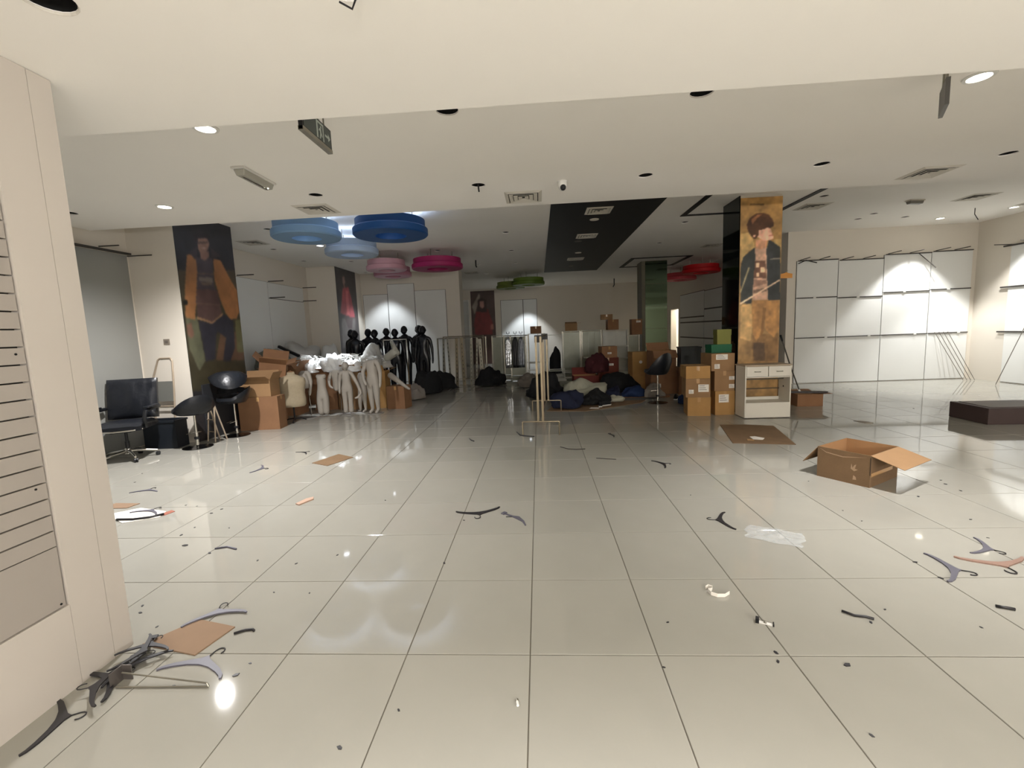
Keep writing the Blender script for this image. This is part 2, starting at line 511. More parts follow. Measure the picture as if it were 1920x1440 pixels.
# ---- far shelving niche
t = thing('shelf_unit', 'narrow white shelving niche beside the dark red poster', 'shelf', (-3.5, YFAR-0.16, 0))
for a, b, n_ in (((-0.2, -0.15, 0), (-0.17, 0.15, 3.2), 'side_panel'), ((0.17, -0.15, 0), (0.2, 0.15, 3.2), 'side_panel'), ((-0.17, 0.13, 0), (0.17, 0.15, 3.2), 'back_panel')):
    part(n_, MB().box(a, b), M_panel, t)
for k in range(6):
    part('shelf', MB().box((-0.17, -0.15, 0.1+k*0.6), (0.17, 0.13, 0.13+k*0.6)), M_panel, t)

# ---- columns
t = thing('column', 'square column with a glossy black left face behind the boots-and-jacket poster', 'column', (3.895, 6.4, 0))
t['label'] = 'near square column with glossy black side faces and a boy poster'
part('core', MB().box((-0.34, -0.33, 0), (0.34, 0.35, ZC)), M_wall, t)
part('mirror_cladding', MB().box((-0.352, -0.335, 0), (-0.34, 0.35, ZC-0.001)), M_blkglass, t, label='glossy black mirror panel')
part('front_panel', MB().box((-0.345, -0.342, 0), (0.345, -0.33, 0.9)), mat('lower_panel', (196, 188, 172), rough=0.5), t)
t = thing('column', 'far column clad in greenish mirror panels', 'column', (3.96, 13.75, 0))
part('core', MB().box((-0.41, -0.34, 0), (0.41, 0.35, ZC)), mat('bronze_frame', (104, 98, 76), rough=0.5), t)
for k in range(5):
    part('mirror_panel', MB().box((-0.30, -0.352, 0.02+k*0.735), (0.41, -0.34, 0.745+k*0.735)), M_glass, t)

# ---- posters: printed sheets whose picture is a colour attribute
def poster(name, label, shapes, u0, u1, v0, v1, step, base, gain, place, thick=0.006, seed=1, noise_amp=0.06):
    nu, nv = max(2, int((u1-u0)/step)), max(2, int((v1-v0)/step))
    us = np.linspace(u0, u1, nu+1); vv = np.linspace(v0, v1, nv+1)
    U, V = np.meshgrid(us, vv)
    img = np.zeros((nv+1, nu+1, 3)); img[:] = base
    for colr, pts in shapes:
        inside = np.zeros(U.shape, bool)
        n = len(pts)
        for k in range(n):
            (x1, y1), (x2, y2) = pts[k], pts[(k+1) % n]
            if y1 == y2: continue
            cond = ((y1 > V) != (y2 > V))
            xi = (x2-x1)*(V-y1)/(y2-y1)+x1
            inside ^= cond & (U < xi)
        img[inside] = colr
    # soft print blur
    k = img.copy()
    for _ in range(2):
        p = np.pad(k, ((1, 1), (1, 1), (0, 0)), mode='edge')
        k = (p[1:-1, 1:-1]*4 + p[:-2, 1:-1] + p[2:, 1:-1] + p[1:-1, :-2] + p[1:-1, 2:])/8
    rg = np.random.RandomState(seed)
    def smooth_noise(cell):
        lo = rg.rand(int(nv/cell)+3, int(nu/cell)+3)
        yi = np.linspace(0, lo.shape[0]-1.001, nv+1); xi = np.linspace(0, lo.shape[1]-1.001, nu+1)
        y0, x0 = yi.astype(int), xi.astype(int)
        fy, fx = (yi-y0)[:, None], (xi-x0)[None, :]
        fy, fx = fy*fy*(3-2*fy), fx*fx*(3-2*fx)
        return (lo[y0][:, x0]*(1-fy)*(1-fx) + lo[y0+1][:, x0]*fy*(1-fx) + lo[y0][:, x0+1]*(1-fy)*fx + lo[y0+1][:, x0+1]*fy*fx) - 0.5
    nz = smooth_noise(22) + smooth_noise(9) + 0.7*smooth_noise(4)
    k = k*(1+noise_amp*2*nz[..., None])
    k = np.clip(k*gain, 0, 255)/255.0
    L = np.where(k <= 0.04045, k/12.92, ((k+0.055)/1.055)**2.4)
    nvt = (nu+1)*(nv+1)
    verts = [place(U.flat[i], V.flat[i]) for i in range(nvt)]
    faces = []
    for j in range(nv):
        for i in range(nu):
            q = j*(nu+1)+i
            faces.append((q, q+1, q+nu+2, q+nu+1))
    me = bpy.data.meshes.new(name)
    me.from_pydata(verts, [], faces)
    ca = me.color_attributes.new('print', 'FLOAT_COLOR', 'POINT')
    ca.data.foreach_set('color', np.concatenate([L.reshape(-1, 3), np.ones((nvt, 1))], 1).astype(np.float32).ravel())
    me.materials.append(print_mat('print_'+name+str(seed)))
    o = thing('poster', label, 'poster')
    link('print', me, o)
    bk = MB()
    c = [place(u0, v0), place(u1, v0), place(u1, v1), place(u0, v1)]
    nrm = (Vector(c[1])-Vector(c[0])).cross(Vector(c[3])-Vector(c[0])).normalized()
    bk.add([tuple(Vector(p)-nrm*0.0005) for p in c] + [tuple(Vector(p)-nrm*thick) for p in c],
           [(0,1,2,3),(4,7,6,5),(0,4,5,1),(1,5,6,2),(2,6,7,3),(3,7,4,0)])
    part('backing', bk, M_dark, o)
    return o
B1 = [
 ((70,62,48), [(4.83,2.75),(6.29,2.93),(6.23,1.38),(4.86,1.45)]),
 ((60,55,40), [(4.86,2.24),(6.36,2.32),(6.21,0.66),(4.81,0.85)]),
 ((96,70,52), [(5.65,1.79),(6.23,1.78),(6.21,1.25),(5.45,1.30)]),
 ((100,95,62), [(6.06,2.00),(6.30,2.01),(6.23,1.40),(6.03,1.41)]),
 ((92,92,72), [(4.89,2.13),(5.13,2.02),(5.20,1.31),(5.04,1.15),(4.89,1.51)]),
 ((115,85,70), [(4.88,1.90),(4.99,1.94),(5.02,1.73),(4.95,1.68),(4.88,1.74)]),
 ((150,104,66), [(5.07,3.02),(5.25,3.06),(5.26,2.82),(5.18,2.33),(5.11,2.12),(5.08,1.98),(4.88,2.02),(4.94,2.47)]),
 ((148,100,62), [(5.67,3.05),(5.86,3.04),(5.96,2.89),(6.08,2.71),(6.21,2.55),(6.21,2.16),(6.12,2.03),(5.93,2.01),(5.83,2.12),(5.72,2.37),(5.64,2.69)]),
 ((70,62,66), [(5.26,3.01),(5.65,3.05),(5.61,2.60),(5.73,2.27),(5.14,2.25),(5.25,2.76)]),
 ((112,100,92), [(5.28,2.70),(5.60,2.71),(5.59,2.64),(5.28,2.63)]),
 ((100,84,74), [(5.31,2.62),(5.57,2.63),(5.56,2.58),(5.32,2.57)]),
 ((96,80,68), [(5.26,2.76),(5.64,2.79),(5.63,2.77),(5.26,2.74)]),
 ((88,66,62), [(5.19,2.49),(5.68,2.51),(5.73,2.10),(5.47,1.93),(5.13,2.02)]),
 ((150,116,84), [(5.13,2.04),(5.47,1.96),(5.75,2.12),(5.76,2.09),(5.48,1.92),(5.13,2.00)]),
 ((110,86,74), [(5.14,2.26),(5.73,2.27),(5.73,2.25),(5.14,2.24)]),
 ((58,52,54), [(5.13,3.07),(5.32,3.20),(5.29,3.02),(5.23,2.97)]),
 ((58,50,50), [(5.63,3.24),(5.87,3.12),(5.74,3.08),(5.62,3.05)]),
 ((46,44,52), [(5.15,1.98),(5.47,1.92),(5.52,1.73),(5.44,1.32),(5.21,1.29),(5.19,1.59)]),
 ((44,42,50), [(5.47,1.93),(5.78,2.10),(6.01,1.99),(5.98,1.50),(5.81,1.25),(5.62,1.27),(5.77,1.68),(5.58,1.79),(5.50,1.71)]),
 ((128,96,84), [(5.36,3.12),(5.58,3.16),(5.57,3.06),(5.45,2.98),(5.37,3.01)]),
 ((134,104,90), [(5.36,3.33),(5.59,3.38),(5.62,3.29),(5.56,3.18),(5.45,3.10),(5.35,3.12),(5.33,3.23)]),
 ((40,34,36), [(5.27,3.37),(5.36,3.42),(5.58,3.46),(5.64,3.41),(5.61,3.30),(5.58,3.37),(5.45,3.36),(5.34,3.32),(5.29,3.26)]),
 ((84,66,60), [(5.34,3.27),(5.58,3.32),(5.58,3.29),(5.34,3.24)]),
 ((170,140,124), [(5.41,3.19),(5.54,3.22),(5.51,3.19),(5.44,3.17)]),
 ((26,24,22), [(4.86,2.28),(4.97,2.30),(4.97,2.23),(4.88,2.21)]),
]
B2 = [
 ((122,94,56), [(3.55,3.66),(4.21,3.64),(4.22,2.82),(3.56,2.86)]),
 ((84,64,40), [(3.70,3.56),(3.93,3.55),(3.93,3.52),(3.70,3.53)]),
 ((150,124,80), [(3.56,3.07),(3.73,3.10),(3.80,2.84),(3.68,2.77),(3.57,2.60)]),
 ((140,116,74), [(4.11,2.95),(4.23,2.96),(4.23,2.78),(4.11,2.83)]),
 ((112,88,56), [(3.57,1.97),(4.22,1.94),(4.24,0.88),(3.56,0.91)]),
 ((150,122,80), [(3.58,1.88),(3.76,1.90),(3.79,1.53),(3.76,1.25),(3.58,1.32)]),
 ((96,72,44), [(3.79,1.36),(4.22,1.38),(4.24,0.88),(3.80,0.90)]),
 ((66,50,34), [(3.81,1.23),(4.00,1.22),(4.01,0.91),(3.82,0.92)]),
 ((128,94,56), [(3.76,1.98),(4.22,1.96),(4.23,1.45),(4.15,1.30),(4.00,1.46),(4.00,1.61),(3.96,1.42),(3.86,1.25),(3.79,1.40)]),
 ((100,72,42), [(3.96,1.82),(4.01,1.82),(3.98,1.42),(3.92,1.31)]),
 ((150,120,100), [(3.79,2.82),(4.02,2.83),(4.05,1.95),(3.78,1.96)]),
 ((78,54,42), [(3.79,2.62),(3.98,2.61),(4.00,2.32),(3.79,2.33)]),
 ((176,146,118), [(3.82,2.58),(3.88,2.58),(3.88,2.51),(3.82,2.51)]),
 ((170,140,112), [(3.90,2.51),(3.97,2.50),(3.98,2.42),(3.90,2.42)]),
 ((166,136,110), [(3.83,2.42),(3.88,2.42),(3.88,2.35),(3.83,2.35)]),
 ((110,84,70), [(3.78,2.31),(4.00,2.28),(4.01,2.23),(3.78,2.17)]),
 ((90,70,58), [(3.79,2.13),(4.01,2.16),(4.01,2.10),(3.79,2.07)]),
 ((38,40,38), [(3.61,2.69),(3.80,2.84),(3.81,2.68),(3.79,2.38),(3.78,2.07),(3.76,1.90),(3.58,1.91),(3.57,2.52)]),
 ((36,38,38), [(3.99,2.79),(4.03,2.96),(4.13,2.89),(4.22,2.82),(4.24,1.94),(4.04,1.94),(4.01,2.37)]),
 ((110,104,92), [(4.06,2.64),(4.22,2.65),(4.22,2.63),(4.06,2.63)]),
 ((130,118,88), [(3.70,2.52),(3.72,2.50),(3.58,2.08),(3.57,2.11)]),
 ((150,110,84), [(3.81,2.97),(4.00,2.96),(3.99,2.83),(3.88,2.80),(3.81,2.84)]),
 ((176,134,112), [(3.81,3.15),(4.04,3.16),(4.09,3.03),(4.10,2.97),(4.05,2.95),(3.94,2.95),(3.84,3.01)]),
 ((140,90,78), [(4.02,3.03),(4.09,3.04),(4.09,3.01),(4.03,3.01)]),
 ((62,40,26), [(3.66,3.22),(3.70,3.32),(3.79,3.39),(3.91,3.40),(4.01,3.37),(4.09,3.27),(4.10,3.18),(4.04,3.14),(4.00,3.16),(3.94,3.13),(3.86,3.12),(3.85,3.03),(3.80,2.97),(3.73,3.03),(3.68,3.12)]),
 ((110,72,46), [(3.73,3.30),(3.83,3.37),(3.91,3.38),(3.83,3.32),(3.75,3.22)]),
 ((180,140,118), [(3.77,3.04),(3.81,3.04),(3.80,3.01),(3.77,3.01)]),
 ((176,150,124), [(3.57,1.92),(4.22,2.29),(4.23,2.27),(3.58,1.89)]),
]
B3 = [
 ((60,56,56), [(11.38,3.58),(12.56,3.73),(12.34,1.29),(11.29,1.33)]),
 ((90,86,84), [(11.46,2.17),(12.52,2.20),(12.33,1.25),(11.38,1.29)]),
 ((140,66,72), [(11.71,3.11),(12.14,3.17),(12.32,2.83),(12.49,2.24),(12.06,2.25),(11.41,2.33),(11.56,2.70)]),
 ((168,90,92), [(11.91,3.04),(12.12,3.06),(12.07,2.31),(11.87,2.31)]),
 ((120,100,92), [(11.75,3.45),(11.92,3.48),(11.94,3.29),(11.80,3.22),(11.72,3.31)]),
 ((110,84,78), [(11.78,3.23),(11.89,3.25),(11.91,3.13),(11.79,3.12)]),
 ((70,60,60), [(11.66,2.26),(12.31,2.23),(12.19,1.89),(11.88,1.89)]),
]
B4 = [
 ((58,46,42), [(-3.18,3.62),(-2.07,3.57),(-2.13,1.45),(-3.29,1.49)]),
 ((100,92,84), [(-3.17,2.87),(-2.77,3.54),(-2.75,3.31),(-3.05,2.47)]),
 ((84,34,34), [(-2.98,2.60),(-2.64,2.78),(-2.37,2.71),(-2.17,2.04),(-2.20,1.45),(-3.07,1.48),(-3.11,2.02)]),
 ((44,30,28), [(-2.85,3.19),(-2.65,3.27),(-2.45,3.17),(-2.45,2.58),(-2.91,2.60)]),
 ((124,92,84), [(-2.77,3.12),(-2.56,3.11),(-2.55,2.85),(-2.67,2.75),(-2.77,2.85)]),
 ((110,70,60), [(-2.27,1.98),(-2.14,1.98),(-2.15,1.71),(-2.29,1.72)]),
]
poster('yellow_coat', 'tall dark wall poster of a smiling person in an orange hooded coat', B1, 4.845, 6.215, 0.0, ZC-0.003, 0.016,
       (44, 42, 44), 1.05, lambda u, v: (-5.4935, u, v), seed=2)
poster('boy', 'tall column poster of a boy in a black jacket over a graphic shirt', B2, 3.553, 4.237, 0.012, 3.655, 0.011,
       (118, 92, 56), 1.5, lambda u, v: (u, 6.0505, v), seed=3, noise_amp=0.12)
poster('red_dress', 'narrow dark poster of a figure in a red dress on the rear pier', B3, 11.27, 12.75, 0.0, ZC-0.003, 0.03,
       (62, 58, 58), 1.25, lambda u, v: (-5.8435, u, v), seed=4)
poster('dark_red', 'dark red poster of a long-haired figure on the far back wall', B4, -3.22, -2.03, 0.0, 3.62, 0.03,
       (58, 44, 40), 1.5, lambda u, v: (u, YFAR-0.0065, v), seed=5)

# ================================================================== CEILING FIXTURES
M_lens = mat('lit_lens', (255, 252, 240), emit=14.0, emit_rgb=(255, 246, 226))
M_lens_c = mat('lit_lens_cool', (240, 246, 255), emit=14.0, emit_rgb=(236, 244, 255))
def downlight(loc, label, watts, color=WARM, size=150, blend=0.7, r=0.085, lens=None, aim=None, group=None, tilt=0):
    t = thing('downlight', label, 'ceiling light', loc, group=group)
    part('trim_ring', MB().lathe([(r*0.80, 0.0), (r*0.82, -0.012), (r*1.08, -0.010), (r*1.12, 0.0)], 28, cap=False), M_white, t, smooth=True)
    part('lens', MB().lathe([(r*0.80, -0.004), (r*0.80, -0.001)], 28), lens or M_lens, t)
    x, y, z = loc
    spot('downlight_beam', (x, y, z-0.035), watts, size, blend, color, 0.06, aim)
    return t
downlight((-2.45, 1.53, ZB), 'lit round downlight nearest the hanging exit sign', 360, size=124, blend=1)
downlight((-4.39, 3.39, ZB), 'lit round downlight above the leather office chair side', 660, size=148, blend=1)
downlight((3.29, 1.58, ZB), 'large lit round downlight near the hanging grey strip', 520, size=104, blend=1)
for k, (x, y, w) in enumerate(((-0.5, -2.7, 640), (0.9, -2.7, 760), (3.24, -3.9, 60), (5.6, -3.4, 100), (7.6, -1.0, 110), (7.6, 2.4, 150))):  # unseen lamps, added so floor bounce brightens the front ceiling
    downlight((x, y, ZA if y < YA else ZB), 'added fill downlight in the ceiling out of view near the entrance', w, size=96, blend=1, group='added fill downlights')
# globe lamps added unseen behind the viewer for frontal fill light
M_globe = mat('fill_globe_emit', (255, 250, 240), emit=6.0, emit_rgb=(255, 248, 236))
for k, x in enumerate((1.0, 3.2, 5.4)):
    t = thing('fill_globe', ['added fill globe nearest the slatted wall, out of view', 'added fill globe in the middle of the entrance, out of view', 'added fill globe at the right of the entrance, out of view'][k], 'added fill lamp', (x, -5.3, 2.2))
    part('globe', MB().lathe([(0.004, -0.14), (0.08, -0.115), (0.13, -0.05), (0.14, 0.0), (0.13, 0.05), (0.08, 0.115), (0.03, 0.138)], 24), M_globe, t, smooth='all')
    part('cord', MB().tube([(0, 0, 0.15), (0, 0, ZA-2.2)], 0.006, 6), M_blackpl, t)
    part('cap', MB().lathe([(0.045, 0.13), (0.03, 0.165), (0.01, 0.18)], 14), M_steel, t)
    gl = bpy.data.lights.new('fill_light', 'POINT'); gl.energy = GLOBE_FILL; gl.color = WARM; gl.shadow_soft_size = 0.13
    go = bpy.data.objects.new('fill_light', gl); COL.objects.link(go); go.location = (x, -5.3, 1.9)
# rear spots
downlight((-4.79, 8.24, ZC), 'lit spotlight above the heap of mannequins', 900, COOL, 40, 0.6, lens=M_lens_c, aim=(-4.42, 8.12, 1.0))
downlight((-4.93, 12.40, ZC), 'lit spotlight washing the partition wall behind the black mannequins', 210, COOL, 84, 0.5, lens=M_lens_c, r=0.06, aim=(-4.93, 12.42, 0.0))
downlight((-0.45, 19.6, ZC), 'lit spotlight washing the far white doors', 360, COOL, 78, 0.4, lens=M_lens_c, r=0.07, aim=(-0.4, 19.65, 0.0))
downlight((9.05, 8.85, ZC), 'lit spotlight washing the middle of the right bay wall', 350, NEUT, 84, 0.35, lens=M_lens, aim=(9.05, 8.95, 0.0))
downlight((9.85, 8.1, ZC), 'lit spotlight washing the corner of the right bay wall', 320, NEUT, 84, 0.4, lens=M_lens, aim=(9.95, 8.2, 0.0))

# colour rings hung from the rear ceiling
def ring(loc, Rr, rgb, label, led=0.0, zb=3.25):
    nm = 'ring_paint_%d_%d_%d' % rgb
    m = mat(nm, rgb, rough=0.55)
    t = thing('ceiling_ring', label, 'ceiling ring', (loc[0], loc[1], zb), group='coloured rings hung from the rear ceiling')
    ri = Rr*0.42
    h = 0.125
    part('lower_ring', MB().lathe([(ri, 0.0), (Rr-0.02, 0.0), (Rr, 0.02), (Rr, h-0.02), (Rr-0.02, h), (ri, h), (ri, 0.0)], 48, cap=False), m, t, smooth=True)
    part('upper_ring', MB().lathe([(ri, h), (Rr*0.93, h), (Rr*0.93, 2*h), (ri, 2*h), (ri, h)], 48, cap=False), m, t, smooth=True)
    for a in (20, 140, 260):
        x, y = Rr*0.6*math.cos(R(a)), Rr*0.6*math.sin(R(a))
        part('hanging_rod', MB().tube([(x, y, 2*h), (x, y, ZC-zb)], 0.008, 6), M_steel, t)
    if led:
        me_ = mat('led_strip', (235, 242, 255), emit=led, emit_rgb=(205, 225, 255))
        part('light_strip', MB().lathe([(Rr*0.80, 2*h+0.004), (Rr*0.88, 2*h+0.004)], 48, cap=False), me_, t)
    return t
ring((-3.68, 5.45), 0.54, (112, 144, 176), 'pale steel-blue ceiling ring at the left of the rear ceiling', 13)
ring((-2.31, 5.60), 0.61, (16, 66, 122), 'deep blue ceiling ring with a lit centre', 13)
ring((-3.62, 7.15), 0.52, (150, 166, 186), 'whitish blue ceiling ring half hidden behind the blue rings', 13)
ring((-3.72, 9.55), 0.50, (186, 142, 154), 'pale pink ceiling ring beside the magenta ring')
ring((-3.95, 10.75), 0.52, (178, 120, 138), 'rose pink ceiling ring behind the pale pink ring')
ring((-2.44, 9.70), 0.65, (150, 26, 86), 'magenta ceiling ring right of the pink pair')
ring((-0.95, 16.1), 0.56, (112, 126, 56), 'olive green ceiling ring at the left of the green pair')
ring((-0.22, 15.0), 0.60, (96, 120, 40), 'darker green ceiling ring in front of the green pair')
ring((5.52, 13.6), 0.60, (196, 12, 24), 'bright red ceiling ring beside the poster column')
ring((5.50, 15.8), 0.60, (206, 76, 84), 'faded red ceiling ring behind the bright red one')

# air diffusers
M_fin = mat('diffuser_fin', (206, 200, 188), rough=0.55)
def diffuser(loc, w, d, label, m=None):
    m = m or M_fin
    t = thing('air_diffuser', label, 'air vent', loc, group='square ceiling air diffusers')
    part('duct', MB().box((-w/2+.03, -d/2+.03, -0.002), (w/2-.03, d/2-.03, 0.0)), M_dark, t)
    fr = MB()
    for s in range(4):
        M_ = Matrix.Rotation(s*math.pi/2, 4, 'Z')
        L, D = (w, d) if s % 2 == 0 else (d, w)
        fr.add([(-L/2, -D/2, 0), (L/2, -D/2, 0), (L/2-.045, -D/2+.045, -0.014), (-L/2+.045, -D/2+.045, -0.014), (-L/2+.045, -D/2+.045, 0), (L/2-.045, -D/2+.045, 0)],
               [(0, 1, 2, 3), (3, 2, 5, 4)], 0, M_)
    part('frame', fr, m, t)
    for k in range(3):
        i0 = 0.055+k*0.055
        for s in range(4):
            M_ = Matrix.Rotation(s*math.pi/2, 4, 'Z')
            L, D = (w, d) if s % 2 == 0 else (d, w)
            a0 = i0; a1 = i0+0.048
            if D/2-a1 < 0.005 or L/2-a1 < 0.005: continue
            fb = MB().add([(-L/2+a0, -D/2+a0, -0.016), (L/2-a0, -D/2+a0, -0.016), (L/2-a1, -D/2+a1, -0.004), (-L/2+a1, -D/2+a1, -0.004),
                           (-L/2+a0, -D/2+a0, -0.019), (L/2-a0, -D/2+a0, -0.019), (L/2-a1, -D/2+a1, -0.007), (-L/2+a1, -D/2+a1, -0.007)],
                          [(0,1,2,3),(4,7,6,5),(0,4,5,1),(1,5,6,2),(2,6,7,3),(3,7,4,0)], 0, M_)
            part('fin', fb, m, t)
    return t
diffuser((-2.73, 3.88, ZB), 0.46, 0.46, 'square air diffuser above the light blue ceiling ring')
diffuser((-0.04, 3.88, ZB), 0.46, 0.50, 'square air diffuser beside the dome camera')
diffuser((4.78, 3.84, ZB), 0.46, 0.46, 'square air diffuser on the right of the middle ceiling strip')
M_finw = mat('diffuser_white', (220, 214, 200), rough=0.5)
diffuser((1.25, 6.50, ZC-.006), 0.47, 0.5, 'nearest air diffuser on the black ceiling panel', M_finw)
diffuser((1.27, 8.74, ZC-.006), 0.47, 0.5, 'middle air diffuser on the black ceiling panel', M_finw)
diffuser((1.29, 12.14, ZC-.006), 0.5, 0.5, 'farthest air diffuser on the black ceiling panel', M_finw)
diffuser((-2.2, 14.2, ZC), 0.5, 0.5, 'air diffuser behind the magenta ceiling ring')
diffuser((4.9, 10.95, ZC), 0.5, 0.5, 'air diffuser between the black panel and the far column')
diffuser((5.32, 7.1, ZC), 0.5, 0.5, 'air diffuser just right of the poster column top')
diffuser((8.18, 7.06, ZC), 0.5, 0.5, 'air diffuser in the middle of the right bay ceiling')
diffuser((9.95, 7.7, ZC), 0.5, 0.5, 'air diffuser in the corner of the right bay ceiling')
diffuser((-5.96, 7.6, ZC), 0.5, 0.5, 'air diffuser over the rear left wall panels')

# small round sockets on the black panel
for k, (x, y, lit) in enumerate(((1.25, 7.15, 1), (1.12, 9.3, 0), (1.27, 11.0, 1), (1.25, 13.6, 0))):
    tag(part('downlight', MB().lathe([(0.085, -0.012), (0.09, -0.002), (0.09, 0.0)], 20), M_finw if lit else mat('dim_trim', (92, 88, 80), rough=0.5), None, loc=(x, y, ZC-.006)),
        ['pale unlit downlight nearest on the black ceiling panel', 'dim unlit downlight by the middle diffuser of the black panel',
         'pale unlit downlight by the farthest diffuser of the black panel', 'dim unlit downlight at the far end of the black panel'][k], 'ceiling light')

# exit sign hanging from the middle ceiling strip
t = thing('exit_sign', 'dark green double-sided exit sign with a running figure and arrow', 'exit sign', (-1.45, 1.27, 3.0))
M_sign = mat('exit_green', (48, 62, 58), rough=0.3)
part('body', MB().box((-0.014, -0.22, 0), (0.014, 0.22, 0.165)), M_blackpl, t)
part('face_plate', MB().box((0.0141, -0.205, 0.028), (0.016, 0.205, 0.155)), M_sign, t)
part('bottom_rail', MB().box((-0.018, -0.22, -0.004), (0.018, 0.22, 0.022)), M_steel, t)
M_pict = mat('exit_pictogram', (186, 196, 190), rough=0.5)
part('door_symbol', MB().prism([(-0.02, 0.03), (0.0, 0.03), (0.0, 0.135), (0.075, 0.135), (0.075, 0.03), (0.09, 0.03), (0.09, 0.15), (-0.02, 0.15)], 0, 0.001), M_pict, t, loc=(0.0165, 0, 0), rot=(R(90), 0, R(90)))
fig = MB().prism([(0.02, 0.035), (0.035, 0.035), (0.045, 0.065), (0.058, 0.05), (0.066, 0.06), (0.05, 0.085), (0.05, 0.105), (0.03, 0.108), (0.014, 0.09), (0.02, 0.084), (0.03, 0.095), (0.034, 0.07)], 0, 0.001)
part('running_figure', fig, M_pict, t, loc=(0.0165, 0, 0), rot=(R(90), 0, R(90)))
part('figure_head', MB().prism(arc(0.048, 0.118, 0.009, 0, 330, 10), 0, 0.001), M_pict, t, loc=(0.0165, 0, 0), rot=(R(90), 0, R(90)))
part('arrow', MB().prism([(0.11, 0.082), (0.16, 0.082), (0.16, 0.062), (0.195, 0.09), (0.16, 0.118), (0.16, 0.098), (0.11, 0.098)], 0, 0.001), M_pict, t, loc=(0.0165, 0, 0), rot=(R(90), 0, R(90)))
for y in (-0.14, 0.14):
    part('hanging_rod', MB().tube([(0, y, 0.16), (0, y, ZB-3.0)], 0.006, 6), M_steel, t)
t = thing('hanging_sign', 'grey sign seen edge-on hanging beside the large downlight', 'sign', (2.93, 1.42, 2.98), R(-33))
part('plate', MB().box((-0.012, -0.15, 0), (0.012, 0.12, 0.17)), mat('grey_sign', (104, 102, 100), rough=0.5), t)
part('bracket', MB().box((-0.006, -0.10, 0.17), (0.006, -0.07, ZB-2.98)).box((-0.006, 0.05, 0.17), (0.006, 0.08, ZB-2.98)), M_steel, t)

# emergency battery light and dome camera
t = thing('emergency_light', 'grey emergency light box on the middle ceiling strip', 'emergency light', (-2.73, 2.58, ZB))
part('base', MB().box((-0.07, -0.27, -0.02), (0.07, 0.27, 0)), M_white, t, bevel=0.006)
part('diffuser', MB().box((-0.055, -0.25, -0.075), (0.055, 0.25, -0.02), taper=0.015), mat('frosted_cover', (180, 178, 168), rough=0.25), t, bevel=0.006)
part('tube', MB().tube([(0, -0.2, -0.077), (0, 0.2, -0.077)], 0.01, 8), M_chrome, t)
part('test_lamp', MB().lathe([(0.007, -0.084), (0.007, -0.072)], 8), mat('test_led', (250, 250, 230), emit=3.0), t, loc=(0.03, 0.17, 0))
t = thing('emergency_light', 'grey emergency light box on the right bay ceiling', 'emergency light', (7.11, 7.05, ZC), rz=R(10))
part('base', MB().box((-0.15, -0.06, -0.02), (0.15, 0.06, 0)), M_fin, t)
part('diffuser', MB().box((-0.14, -0.05, -0.07), (0.14, 0.05, -0.02), taper=0.012), mat('frosted_dark', (120, 116, 108), rough=0.35), t, bevel=0.005)
t = thing('dome_camera', 'small white dome camera with a dark lens on the ceiling', 'camera', (0.42, 3.35, ZB))
part('mount', MB().lathe([(0.055, -0.015), (0.055, 0.0)], 20), M_white, t, smooth=True)
part('shell', MB().lathe([(0.05, -0.015), (0.052, -0.05), (0.042, -0.08), (0.02, -0.10), (0.003, -0.103)], 20), M_white, t, smooth=True)
part('lens', MB().lathe([(0.034, 0.0), (0.03, 0.022), (0.016, 0.034), (0.002, 0.037)], 16), M_blackpl, t, smooth=True, loc=(0.005, -0.03, -0.075), rot=(R(130), 0, 0))
# bits hanging out of the cut-outs
def wire(pts, r, label, m=None):
    return tag(part('hanging_wire', MB().tube(pts, r, 6), m or M_hangb, None, smooth=True), label, 'wire')
wire([(-0.54, 3.32, ZB+.1), (-0.54, 3.32, ZB-.03), (-0.535, 3.32, ZB-.07)], 0.010, 'short cable end poking from the hole over the rack')
wire([(-0.52, -0.33, ZA+.1), (-0.53, -0.31, ZA-.03), (-0.56, -0.27, ZA-.035), (-0.60, -0.29, ZA-.02)], 0.004, 'curled black wire hanging from the front ceiling hole')
wire([(-0.56, -0.36, ZA+.1), (-0.52, -0.33, ZA-.02), (-0.47, -0.30, ZA-.02), (-0.45, -0.33, ZA-.005)], 0.003, 'second thin black wire at the front ceiling hole')
wire([(-1.68, 11.48, ZC), (-1.68, 11.48, ZC-.16), (-1.66, 11.45, ZC-.2)], 0.022, 'dark cable hanging from the ceiling behind the magenta ring')
wire([(9.02, 8.01, ZC), (9.02, 8.01, ZC-.12), (9.06, 7.97, ZC-.24)], 0.008, 'dark cable hanging from the right bay ceiling')
wire([(3.47, 18.4, ZC), (3.47, 18.4, ZC-.28), (3.42, 18.4, ZC-.36)], 0.022, 'dark cable hanging near the far back wall')
# ragged liner edge of the big front hole
part('torn_edge', MB().lathe([(0.0855, -0.001), (0.082, 0.006), (0.084, 0.008), (0.088, -0.001)], 20, cap=False), M_fin, ceil_a, loc=(-1.63, -0.395, ZA))

# wall socket on the cream pier
t = thing('wall_socket', 'grey metal wall socket on the cream pier', 'socket', (-5.82, 4.84, 1.645))
part('plate', MB().box((-0.05, -0.01, -0.045), (0.05, 0, 0.045)), mat('socket_grey', (132, 122, 110), rough=0.4), t, bevel=0.003)
part('rocker', MB().box((-0.025, -0.014, -0.02), (0.025, -0.01, 0.02)), mat('socket_dark', (104, 96, 88), rough=0.4), t)

